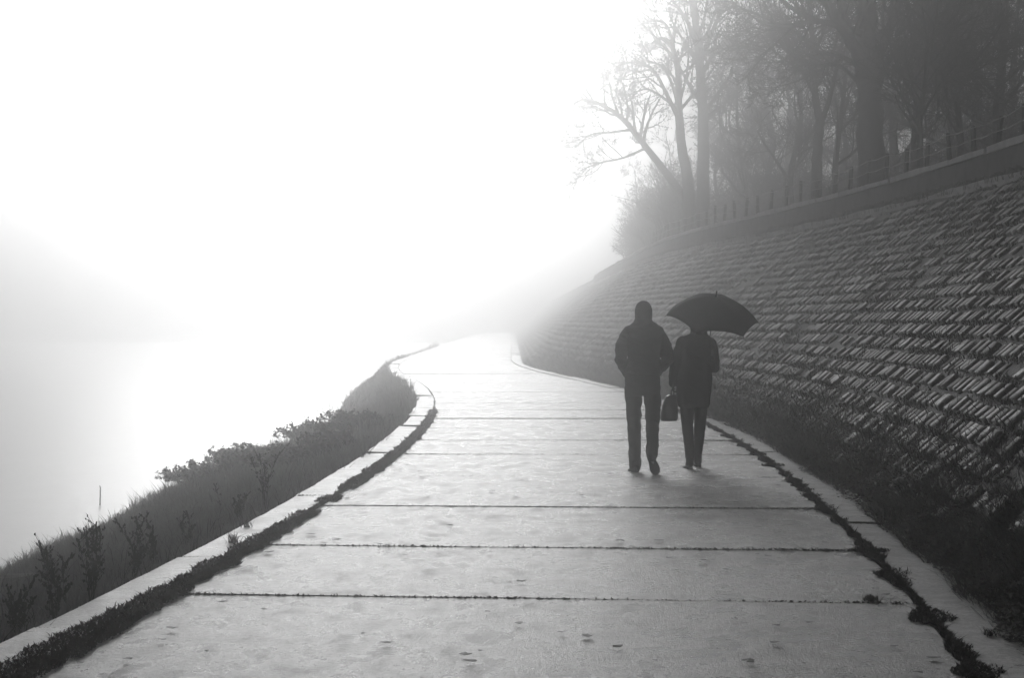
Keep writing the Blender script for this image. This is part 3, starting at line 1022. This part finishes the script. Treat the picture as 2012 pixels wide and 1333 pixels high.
for (u, Z, k, s_, rz, lab) in BG:
    if pobj[k] is None:
        t = protos[k].finish(Vector((0, 0, 0)), lab, GRP, 3500, 50 + k, .08)
        pobj[k] = t
    else:
        t = copy_tree(pobj[k])
    Z = Z * 1.22
    x = (u - 1006) / F * Z
    s_ = min(s_, 1.08)
    t.location = (x, Z, PZ)
    t.scale = (s_, s_, s_ * 1.0)
    t.rotation_euler = (0, 0, rz)
    t['label'] = lab
# thicket shrubs behind the fence
SH = [
 (1245, 96, 2.4, 2.6, 'pale shrub at the left tip of the thicket'), (1262, 89, 2.8, 3.4, 'rounded pale shrub under the leaning tree'),
 (1292, 80, 3.0, 3.2, 'shrub left of the curved tree trunk'), (1330, 72, 4, 3.6, 'high shrub behind the curved tree'),
 (1430, 62, 3.6, 3.4, 'dense shrub right of the straight tree'), (1480, 56, 3.6, 3.6, 'tall dense shrub in the middle of the thicket'),
 (1535, 54, 3.4, 3.7, 'tall dense shrub left of the forked tree'), (1575, 60, 3.6, 4.4, 'highest shrub of the thicket left of the forked tree'),
 (1655, 50, 3.2, 2.8, 'dense shrub between the forked tree and the huge tree'), (1690, 56, 4, 4.2, 'high shrub just left of the huge trunk'),
 (1770, 47, 3.2, 2.5, 'shrub just right of the huge trunk behind the fence'), (1830, 46, 3.4, 3.3, 'dark shrub behind the thin young tree'),
 (1885, 42, 3.0, 3.2, 'dark dense shrub behind the last fence posts'), (1950, 42, 3.4, 4.0, 'tall dark shrub near the right edge'),
 (2005, 38, 3.0, 3.4, 'dark shrub at the right edge behind the fence'), (1740, 60, 4.4, 5.0, 'tall shrub behind the huge tree'),
 (1860, 58, 4.4, 5.5, 'tallest shrub deep in the right part of the wood'),
]
sp = []
for i, (u, Z, w_, h_, lab) in enumerate(SH):
    if i > 3: Z, w_ = Z * 1.35, w_ * 1.25
    x = (u - 1006) / F * Z
    if i < 3:
        t = shrub(Vector((x, Z, PZ - .1)), 1.0, 1.0, 60 + i, lab, 'shrub', 'thicket shrubs behind the fence', 'twig', 120, 5000, .022)
        t.name = 'thicket_shrub'
        sp.append(t)
    else:
        t = copy_tree(sp[i % 3])
    t.location = (x, Z, PZ - .1)
    t.scale = (w_, w_, h_)
    t.rotation_euler = (0, 0, i * 1.7)
    t['label'] = lab

# ------------------------------------------------------------------ people
def limbt(mb, pts, rad, sides=14):
    mb.tube(pts, rad, sides)
    for p, r in zip(pts, rad):
        r_ = min(r) if isinstance(r, tuple) else r
        mb.ball(p, r_ * .985, 12, 8)

def head_into(mb, c, face=Vector((0, 1, 0)), s=1.0):
    """skull, jaw, nose, brow, lips, ears; face looks along +Y"""
    c = Vector(c)
    mb.ball(c + Vector((0, -.008, .025)) * s, (.075 * s, .094 * s, .092 * s), 20, 14)
    mb.ball(c + Vector((0, .035, -.028)) * s, (.064 * s, .06 * s, .088 * s), 20, 14)
    mb.ball(c + Vector((0, .012, -.05)) * s, (.06 * s, .06 * s, .05 * s), 16, 12)
    mb.ball(c + Vector((0, .058, -.092)) * s, (.024 * s, .022 * s, .02 * s), 10, 8)
    mb.tube([c + Vector((0, .088, .02)) * s, c + Vector((0, .108, -.022)) * s, c + Vector((0, .092, -.032)) * s], [.008 * s, .014 * s, .01 * s], 8)
    mb.ball(c + Vector((0, .078, .034)) * s, (.046 * s, .014 * s, .011 * s), 12, 6)
    mb.ball(c + Vector((0, .09, -.058)) * s, (.024 * s, .01 * s, .005 * s), 10, 6)
    mb.ball(c + Vector((0, .088, -.069)) * s, (.02 * s, .01 * s, .005 * s), 10, 6)
    for sx in (-1, 1):
        mb.ball(c + Vector((sx * .036, .058, -.03)) * s, (.026 * s, .03 * s, .028 * s), 10, 8)
        mb.ball(c + Vector((sx * .077, -.008, -.005)) * s, (.009 * s, .02 * s, .032 * s), 10, 8, Matrix.Rotation(sx * .25, 3, 'Z'))
    mb.tube([c + Vector((0, -.02, -.04)) * s, c + Vector((0, -.03, -.15)) * s], [.055 * s, .058 * s], 14)

def hand_into(mb, wrist, dirv, palmn, thumbdir, curl=.5, s=1.0, grip=0.0):
    """palm, four unequal bent fingers and a thumb leaving the side of the palm"""
    wrist = Vector(wrist); f = Vector(dirv).normalized(); n = Vector(palmn); n = (n - f * n.dot(f)).normalized()
    t = Vector(thumbdir); t = (t - f * t.dot(f) - n * t.dot(n)).normalized()
    pc = wrist + f * .045 * s
    for a in (-.026, -.009, .009, .026):
        mb.tube([wrist + t * a * .6 * s, wrist + f * .045 * s + t * a * s, wrist + f * .085 * s + t * a * s], [.013 * s, .0135 * s, .0115 * s], 8)
    for a, L, in ((.029, .068), (.010, .078), (-.010, .072), (-.028, .056)):
        p = wrist + f * .085 * s + t * a * s
        pts = [p]; ang = curl * .5
        seg = (L * .45, L * .32, L * .25)
        for k, l in enumerate(seg):
            ang += curl * (.5 + .3 * k)
            p = p + (f * math.cos(ang) + n * math.sin(ang)) * l * s
            pts.append(p)
        mb.tube(pts, [.0092 * s, .0088 * s, .0078 * s, .0062 * s], 8)
        mb.ball(pts[-1], .0064 * s, 8, 6)
    p = wrist + f * .028 * s + t * .026 * s
    d1 = (f * .7 + t * .6 + n * .35).normalized(); d2 = (f * .8 + n * (.4 + curl * .5) - t * .1).normalized()
    pts = [p, p + d1 * .038 * s, p + d1 * .038 * s + d2 * .03 * s, p + d1 * .038 * s + d2 * .052 * s]
    mb.tube(pts, [.014 * s, .0105 * s, .0095 * s, .007 * s], 8)
    mb.ball(pts[-1], .0072 * s, 8, 6)

def shoe(parent, heel, toe, up, s=1.0, w=.046):
    """shoe from heel point to toe point (sole line), up = direction away from the sole"""
    heel = Vector(heel); toe = Vector(toe); f = (toe - heel).normalized(); up = (Vector(up) - f * Vector(up).dot(f)).normalized()
    L = (toe - heel).length
    sd = f.cross(up)
    rot = Matrix((sd, f, up)).transposed()
    mb = MB()
    prof = [(0.0, .028, .05), (.1, .035, .075), (.25, .036, .085), (.4, .036, .07), (.6, .045, .055), (.8, .046, .042), (.95, .034, .03), (1.0, .02, .02)]
    for (t0, w0, h0), (t1, w1, h1) in zip(prof[:-1], prof[1:]):
        mb.tube([heel + f * L * t0 + up * (h0 / 2 + .012), heel + f * L * t1 + up * (h1 / 2 + .012)], [(w0 * w / .046, h0 / 2), (w1 * w / .046, h1 / 2)], 12)
    mb.tube([heel + f * L * .16 + up * .06, heel + f * L * .16 + up * .13], [.042, .045], 12)
    me = fuse(mb, .006, 3)
    sh = link('shoe', me, M['shoe'], parent)
    ms = MB()
    out = []
    for (t0, w0) in ((-.01, .02), (.03, .033), (.2, .036), (.45, .034), (.65, .046), (.82, .047), (.95, .034), (1.02, .014)):
        out.append((t0, w0 * w / .046))
    ring = [heel + f * L * t_ + sd * w_ for t_, w_ in out] + [heel + f * L * t_ - sd * w_ for t_, w_ in reversed(out)]
    n = len(ring)
    ms.add([p for p in ring] + [p + up * .018 for p in ring], [tuple(range(n - 1, -1, -1)), tuple(range(n, 2 * n))] + [(i, (i + 1) % n, n + (i + 1) % n, n + i) for i in range(n)])
    ms.build('sole', M['sole'], sh)
    return sh

# ---- man in jacket and knit hat, hands in pockets
man = empty('person', (1.385, 18.9, 0))
tag(man, 'person in a dark jacket and knit hat, hands in pockets, walking left of the umbrella', 'person', None)
b = MB()
hc = Vector((.012, .03, 1.69))
head_into(b, hc)
b.stack([(.01, 0, 1.55, .09, .07), (.01, 0, 1.5, .14, .08), (.01, -.01, 1.4, .17, .11), (.01, 0, 1.25, .15, .105), (.0, 0, 1.12, .14, .1), (.0, 0, 1.0, .155, .11), (.0, 0, .9, .15, .11)])
LA = [Vector((-.17, 0, 1.49)), Vector((-.235, -.06, 1.2)), Vector((-.185, .1, 1.09))]
RA = [Vector((.19, 0, 1.48)), Vector((.255, -.06, 1.19)), Vector((.2, .1, 1.09))]
limbt(b, [LA[0] + Vector((.02, 0, -.03)), LA[1], LA[2]], [.042, .036, .028]); limbt(b, [RA[0] + Vector((-.02, 0, -.03)), RA[1], RA[2]], [.042, .036, .028])
hand_into(b, LA[2] + Vector((.01, 0, 0)), (.4, .5, -.6), (1, 0, 0), (0, .4, .6), .9, .8)
hand_into(b, RA[2] + Vector((-.01, 0, 0)), (-.4, .5, -.6), (-1, 0, 0), (0, .4, .6), .9, .8)
LL = [Vector((-.09, 0, .92)), Vector((-.085, .05, .5)), Vector((-.08, .04, .09))]
RL = [Vector((.1, 0, .92)), Vector((.105, .03, .5)), Vector((.075, -.3, .2))]
limbt(b, LL, [.085, .055, .04]); limbt(b, RL, [.085, .055, .04])
limbt(b, [LL[2] + Vector((0, -.02, -.04)), LL[2] + Vector((-.005, .1, -.055)), LL[2] + Vector((-.01, .16, -.065))], [.035, .032, .022])
fdir = Vector((.2, .25, -.9)).normalized()
limbt(b, [RL[2] + Vector((-.01, -.02, .0)), RL[2] + fdir * .1 + Vector((0, 0.0, 0)), RL[2] + fdir * .16 + Vector((0, .01, 0))], [.033, .03, .022])
body = link('body', fuse(b, .006, 2), M['skin'], man)
for sx in (-1, 1):
    e = MB(); e.ball(hc + Vector((sx * .031, .076, .01)), .0105, 12, 8); e.build('eye', M['eye'], body, smooth=True)
# jacket
j = MB()
j.stack([(.012, .005, 1.62, .09, .08), (.012, .005, 1.59, .115, .085), (.015, 0, 1.562, .165, .09), (.018, -.005, 1.54, .2, .105), (.018, -.005, 1.515, .212, .115), (.02, -.005, 1.47, .2, .125), (.02, -.01, 1.38, .195, .138), (.015, -.005, 1.27, .175, .135), (.01, 0, 1.18, .168, .13), (.005, 0, 1.1, .185, .135), (.005, 0, 1.045, .19, .138), (.005, 0, 1.03, .178, .128)], 28)
j.tube([Vector((.012, .008, 1.56)), Vector((.012, .006, 1.63)), Vector((.012, .004, 1.675))], [(.105, .1), (.09, .1), (.085, .098)], 20)
for A in (LA, RA):
    sx = -1 if A is LA else 1
    limbt(j, [A[0] + Vector((-sx * .02, 0, -.03)), A[0].lerp(A[1], .5) + Vector((sx * .018, 0, 0)), A[1] + Vector((sx * .002, 0, 0)), A[1].lerp(A[2], .6), A[2] + Vector((-sx * .015, .02, -.01)), A[2] + Vector((-sx * .03, .06, -.04)), A[2] + Vector((-sx * .05, .09, -.075))], [.075, .073, .066, .06, .053, .055, .05])
jk = link('jacket', fuse(j, .007, 3, .011, 7, 1), M['jacket'], man)
mb = MB()
for zz in (1.46, 1.37, 1.28):
    pass
# trousers: one piece, bootcut hems
t = MB()
t.stack([(.0, 0, 1.07, .17, .115), (.0, 0, 1.0, .185, .125), (.0, 0, .92, .187, .13), (.005, 0, .85, .18, .125), (.005, 0, .815, .165, .1)], 24)
limbt(t, [Vector((-.098, 0, .9)), Vector((-.092, .02, .7)), Vector((-.085, .045, .5)), Vector((-.08, .03, .3)), Vector((-.078, .035, .1)), Vector((-.078, .035, .055))], [.096, .086, .074, .068, .066, .066])
limbt(t, [Vector((.1, 0, .9)), Vector((.108, .02, .7)), Vector((.108, .03, .5)), Vector((.098, -.12, .36)), Vector((.08, -.27, .235)), Vector((.073, -.305, .19))], [.098, .088, .074, .064, .062, .06])
link('trousers', fuse(t, .007, 3, .009, 7, 4), M['trouser'], man)
shoe(man, (-.075, -.055, 0), (-.1, .215, 0), (0, 0, 1), w=.05)
hl = Vector((.05, -.34, .215)); tl = Vector((.118, -.285, -.0)) 
tl = hl + (tl - hl).normalized() * .265
tl.z = max(tl.z, .0)
shoe(man, hl, tl, (0, .95, .3), w=.052)
h = MB()
h.ball(hc + Vector((0, -.012, .037)), (.089, .108, .095), 24, 16)
h.tube([hc + Vector((0, -.012, -.06)), hc + Vector((0, -.012, .045))], [(.092, .112), (.094, .113)], 24)
me = fuse(h, .006, 2, .002, 40, 2)
# open the hat below so the face stays clear
bm = bmesh.new(); bm.from_mesh(me)
for v in bm.verts:
    lim = hc.z + (.028 if v.co.y > hc.y + .03 else -.055)
    if v.co.z < lim: v.co.z = lim
bm.to_mesh(me); bm.free()
link('hat', me, M['hat'], man)

# ---- person in a coat under the umbrella, bag in the left hand
wom = empty('person', (1.99, 19.35, 0))
tag(wom, 'person in a dark long coat walking under the umbrella and holding a bag', 'person', None)
b = MB()
wc = Vector((.045, .02, 1.565))
S_ = .93
head_into(b, wc, s=S_)
b.stack([(.03, 0, 1.43, .08, .065), (.02, 0, 1.38, .15, .085), (.01, 0, 1.28, .15, .1), (.0, 0, 1.12, .125, .095), (.0, 0, .98, .15, .11), (-.01, 0, .88, .155, .11), (-.01, 0, .82, .14, .1)])
WL = [Vector((-.135, 0, 1.37)), Vector((-.225, -.03, 1.12)), Vector((-.238, .03, .93))]
GR = Vector((.128, .235, 1.09))
WR = [Vector((.165, 0, 1.36)), Vector((.21, -.03, 1.1)), GR + Vector((.064, -.023, -.0065))]
limbt(b, WL, [.043, .033, .024]); limbt(b, WR, [.043, .033, .024])
gl = MB(); hand_into(gl, WL[2], (-.02, .02, -1), (1, 0, 0), (0, 1, 0), 1.15, 1.0)
gl.tube([WL[2] + Vector((0, 0, .05)), WL[2] + Vector((0, 0, -.03))], [.03, .028], 10)
hand_into(b, WL[2], (-.02, .02, -1), (1, 0, 0), (0, 1, 0), 1.15, .82)
shd = Vector((.1, -.37, .92)).normalized()
hand_into(b, WR[2], (-.75, .6, .1), (-.45, -.6, 0), shd, 1.1, .92)
WLL = [Vector((-.085, 0, .85)), Vector((-.083, .0, .46)), Vector((-.062, -.06, .09))]
WRL = [Vector((.065, 0, .85)), Vector((.06, .1, .46)), Vector((.05, .26, .09))]
limbt(b, WLL, [.08, .05, .036]); limbt(b, WRL, [.08, .05, .036])
for A in (WLL, WRL):
    limbt(b, [A[2] + Vector((0, -.02, -.045)), A[2] + Vector((0, .09, -.058)), A[2] + Vector((0, .14, -.066))], [.032, .028, .02])
wbody = link('body', fuse(b, .0045, 2), M['skin'], wom)
link('glove', fuse(gl, .005, 1), M['hat'], wom)
for sx in (-1, 1):
    e = MB(); e.ball(wc + Vector((sx * .029, .0705, .009)), .0098, 12, 8); e.build('eye', M['eye'], wbody, smooth=True)
c = MB()
c.stack([(.04, 0, 1.5, .07, .07), (.035, 0, 1.465, .09, .08), (.025, 0, 1.44, .13, .09), (.02, 0, 1.41, .165, .105), (.012, -.005, 1.33, .18, .12), (.005, 0, 1.2, .172, .125), (-.005, 0, 1.08, .178, .125), (-.012, .0, .95, .192, .14), (-.015, 0, .82, .188, .145), (-.017, .01, .7, .172, .145), (-.017, .015, .665, .16, .14)], 28)
c.tube([Vector((.038, .0, 1.42)), Vector((.04, -.004, 1.5)), Vector((.04, -.004, 1.535))], [(.1, .085), (.09, .085), (.094, .09)], 20)
for A, sx in ((WL, -1), (WR, 1)):
    end = A[2] if sx < 0 else A[1].lerp(A[2], .93)
    limbt(c, [A[0], A[0].lerp(A[1], .5) + Vector((sx * .012, 0, 0)), A[1], A[1].lerp(end, .5), end], [.07, .064, .058, .052, .046])
link('coat', fuse(c, .007, 3, .010, 5, 9), M['coat'], wom)
t = MB()
limbt(t, [Vector((-.088, 0, .8)), Vector((-.088, 0, .62)), Vector((-.083, 0, .46)), Vector((-.07, -.045, .25)), Vector((-.062, -.06, .1))], [.082, .075, .064, .056, .047])
limbt(t, [Vector((.062, .01, .8)), Vector((.064, .05, .62)), Vector((.062, .1, .46)), Vector((.056, .18, .25)), Vector((.05, .25, .1))], [.082, .075, .064, .054, .046])
t.stack([(-.01, 0, .9, .15, .11), (-.01, 0, .8, .155, .11), (-.01, .01, .74, .14, .09)], 20)
link('trousers', fuse(t, .007, 3, .004, 9, 11), M['trouser'], wom)
shoe(wom, (-.065, -.135, 0), (-.085, .11, 0), (0, 0, 1), w=.045)
shoe(wom, (.05, .175, 0), (.062, .42, 0), (0, 0, 1), w=.045)
hm = MB()
hm.ball(wc + Vector((0, -.02, .03)), (.082, .1, .093), 24, 16)
hm.tube([wc + Vector((0, -.045, .03)), wc + Vector((0, -.06, -.06)), wc + Vector((0, -.055, -.1))], [(.078, .06), (.07, .045), (.06, .035)], 16)
me = fuse(hm, .006, 2, .003, 20, 5)
bm = bmesh.new(); bm.from_mesh(me)
for v in bm.verts:
    if v.co.y > wc.y + .035 and v.co.z < wc.z + .045: v.co.y = wc.y + .035
bm.to_mesh(me); bm.free()
link('hair', me, M['hair'], wom)

# ---- handbag
hb = Vector(wom.location) + WL[2] + Vector((-0.012, .015, -.14))
bag = empty('handbag', tuple(hb))
tag(bag, 'dark soft handbag carried low in the left hand beside the coat', 'bag')
mb = MB()
secs = [(.012, .0, .012, .045, .06), (.0, 0, -.01, .066, .08), (-.012, 0, -.07, .08, .09), (-.022, 0, -.16, .092, .1), (-.03, 0, -.25, .096, .104), (-.03, 0, -.275, .085, .09)]
mb.stack(secs, 24)
link('bag_body', fuse(mb, .006, 2, .004, 10, 3), M['bag'], bag)
mb = MB()
for dx in (-.014, .014):
    pts = [Vector((dx + .008, -.045 + .09 * i / 8, .0 + .062 * math.sin(math.pi * i / 8))) for i in range(9)]
    mb.tube(pts, [.0055] * 9, 8)
mb.build('bag_handle', M['bag'], bag, smooth=True)

# ---- umbrella
cx = Vector((2.183, 19.38, 1.625))
umb = empty('umbrella', tuple(cx))
tag(umb, 'open dark umbrella tilted back over the person in the coat', 'umbrella')
ax = Vector((.1, -.36, .92)).normalized()
xx = Vector((1, 0, 0)); xx = (xx - ax * xx.dot(ax)).normalized(); yy_ = ax.cross(xx)
RU, HU = .515, .265
def up_(r, a, sag=0.0):
    # dome profile, r 0..1
    z = HU * (1 - r ** 2.2) 
    return xx * (RU * r * math.cos(a)) + yy_ * (RU * r * math.sin(a)) + ax * (z - sag)
mb = MB()
NR, NA = 12, 8
ang0 = R(3)
vs = [ax * HU]; fs = []
SUB = 8
tot = 6 * SUB
for i in range(1, NR + 1):
    r = i / NR
    for k in range(tot):
        a = ang0 + 2 * math.pi * k / tot
        f = (k % SUB) / SUB
        s_ = math.sin(math.pi * f)
        rr = r * (1 - (1 - math.cos(math.pi / 6) / math.cos(math.pi / 3 * (f - .5))) * .75 * r ** .5 - .02 * s_ * r ** 1.5)
        vs.append(up_(rr, a, .022 * s_ * r))
for k in range(tot): fs.append((0, 1 + k, 1 + (k + 1) % tot))
for i in range(NR - 1):
    for k in range(tot):
        a = 1 + i * tot + k; b_ = 1 + i * tot + (k + 1) % tot
        fs.append((a, a + tot, b_ + tot, b_))
n = len(vs)
vs2 = [v - ax * .0025 for v in vs]
rim = [(1 + (NR - 1) * tot + k) for k in range(tot)]
fs2 = [tuple(n + q_ for q_ in reversed(f)) for f in fs]
fs3 = [(rim[k], rim[k] + n, rim[(k + 1) % tot] + n, rim[(k + 1) % tot]) for k in range(tot)]
mb.add(vs + vs2, fs + fs2 + fs3)
cano = mb.build('canopy', M['brolly'], umb)
cano.data.polygons.foreach_set('use_smooth', [True] * len(cano.data.polygons))
for k in range(6):
    a = ang0 + 2 * math.pi * k / 6
    mb = MB()
    mb.tube([up_(i / 10, a, .006) for i in range(11)] + [up_(1.0, a, .004) + (up_(1, a) - up_(.95, a)) * .55], [.0028] * 12, 5)
    rb_ = mb.build('rib', M['metal'], umb)
    mb = MB()
    mb.tube([ax * .02, up_(.5, a, .008)], [.0025, .0025], 5)
    mb.build('strut', M['metal'], rb_)
mb = MB()
mb.tube([ax * (HU - .0), ax * -.5], [.006, .006], 8)
mb.build('shaft', M['metal'], umb, smooth=True)
mb = MB(); mb.tube([ax * (HU - .005), ax * (HU + .012), ax * (HU + .06), ax * (HU + .066)], [.016, .011, .009, .006], 8); mb.build('tip', M['metal'], umb, smooth=True)
mb = MB(); mb.tube([ax * .03, ax * -.01], [.013, .013], 8); mb.build('runner', M['metal'], umb, smooth=True)
mb = MB(); mb.tube([ax * -.49, ax * -.56, ax * -.64, ax * -.65], [.011, .013, .014, .01], 10); mb.build('handle', M['bag'], umb, smooth=True)

# ------------------------------------------------------------------ small things
g = random.Random(77)
proto_leaf = None
spots = []
for i in range(90):
    y = 8.2 + 12 * g.random() ** 1.6
    d = g.uniform(-2.1, 2.1)
    spots.append((y, d))
for i, (y, d) in enumerate(spots):
    p = PV(y, d, .012)
    if i % 6 == 0:
        mb = MB()
        n = 9
        ring = []
        for k in range(n):
            a = 2 * math.pi * k / n
            r_ = .012 * (1 + .9 * g.random()) 
            ring.append(Vector((math.cos(a) * r_ * 1.6, math.sin(a) * r_ * 1.3, g.uniform(.001, .007))))
        mb.add([Vector((0, 0, .005))] + ring + [v - Vector((0, 0, .002)) for v in ring], [(0, 1 + k, 1 + (k + 1) % n) for k in range(n)] + [(1 + k, 1 + n + k, 1 + n + (k + 1) % n, 1 + (k + 1) % n) for k in range(n)])
        proto_leaf = mb.build('fallen_leaf', M['debris'])
        tag(proto_leaf, 'small dark wet leaf lying on the concrete path', 'leaf', 'small dark leaves scattered on the path')
        o = proto_leaf
    else:
        o = proto_leaf.copy(); COL.objects.link(o)
    o.location = p
    s_ = g.uniform(.5, 1.25)
    o.scale = (s_, s_, s_)
    o.rotation_euler = (0, 0, g.uniform(0, 6.28))

# crumpled plastic in the weeds
mb = MB(); mb.ball((0, 0, 0), (.07, .06, .055), 22, 16)
me = mb.mesh('plastic_bag')
for v in me.vertices:
    k = noise.noise(v.co * 28) + .7 * noise.noise(v.co * 60)
    v.co = v.co * (1 + .45 * k)
o = link('plastic_bag', me, M['litter'], None, (3.385, 15.6, .17))
tag(o, 'crumpled white plastic bag lying in the weeds at the foot of the paved bank', 'litter')
# driftwood on the bank
mb = MB(); mb.tube([(-.35, 0, .0), (-.1, .02, .02), (.12, -.01, .03), (.3, .01, .045)], [.012, .02, .018, .01], 8)
x = (20 - 1006) / F * 16.5
mb.build('driftwood', M['drift'], None, (x - .06, 16.5, bank_z(x - float(c_of(16.5))) + .09), smooth=True)
tag(bpy.data.objects['driftwood'], 'pale driftwood stick lying on the bank at the left edge', 'driftwood')
# thin stake in the shallows
mb = MB(); mb.tube([(0, 0, -.3), (.01, 0, .3), (.0, 0, .34)], [.012, .01, .006], 6)
mb.build('wooden_stake', M['post'], None, ((196 - 1006) / F * 30.5, 30.5, -1.55), smooth=True)
tag(bpy.data.objects['wooden_stake'], 'thin wooden stake standing in the shallow water by the bank', 'stake')

# ------------------------------------------------------------------ haze
bpy.context.view_layer.update()
top = max((o.matrix_world @ Vector(c)).z for o in bpy.data.objects if o.type == 'MESH' for c in o.bound_box) + .3
print('highest', top)
mb = MB()
mb.box((-15, 120, (top - 3.4) / 2), (310, 292, top + 3.4))
hz = mb.build('haze', None)
hm_ = bpy.data.materials.new('haze')
hm_.use_nodes = True
nt = hm_.node_tree
nt.nodes.remove(nt.nodes['Principled BSDF'])
pv = nt.nodes.new('ShaderNodeVolumePrincipled')
pv.inputs['Color'].default_value = (.95, .95, .95, 1)
pv.inputs['Density'].default_value = HAZE_DENSITY
pv.inputs['Anisotropy'].default_value = HAZE_ANISO
nt.links.new(pv.outputs[0], nt.nodes['Material Output'].inputs['Volume'])
hz.data.materials.append(hm_)
tag(hz, kind='stuff')
print('faces', sum(len(o.data.polygons) for o in bpy.data.objects if o.type == 'MESH'))
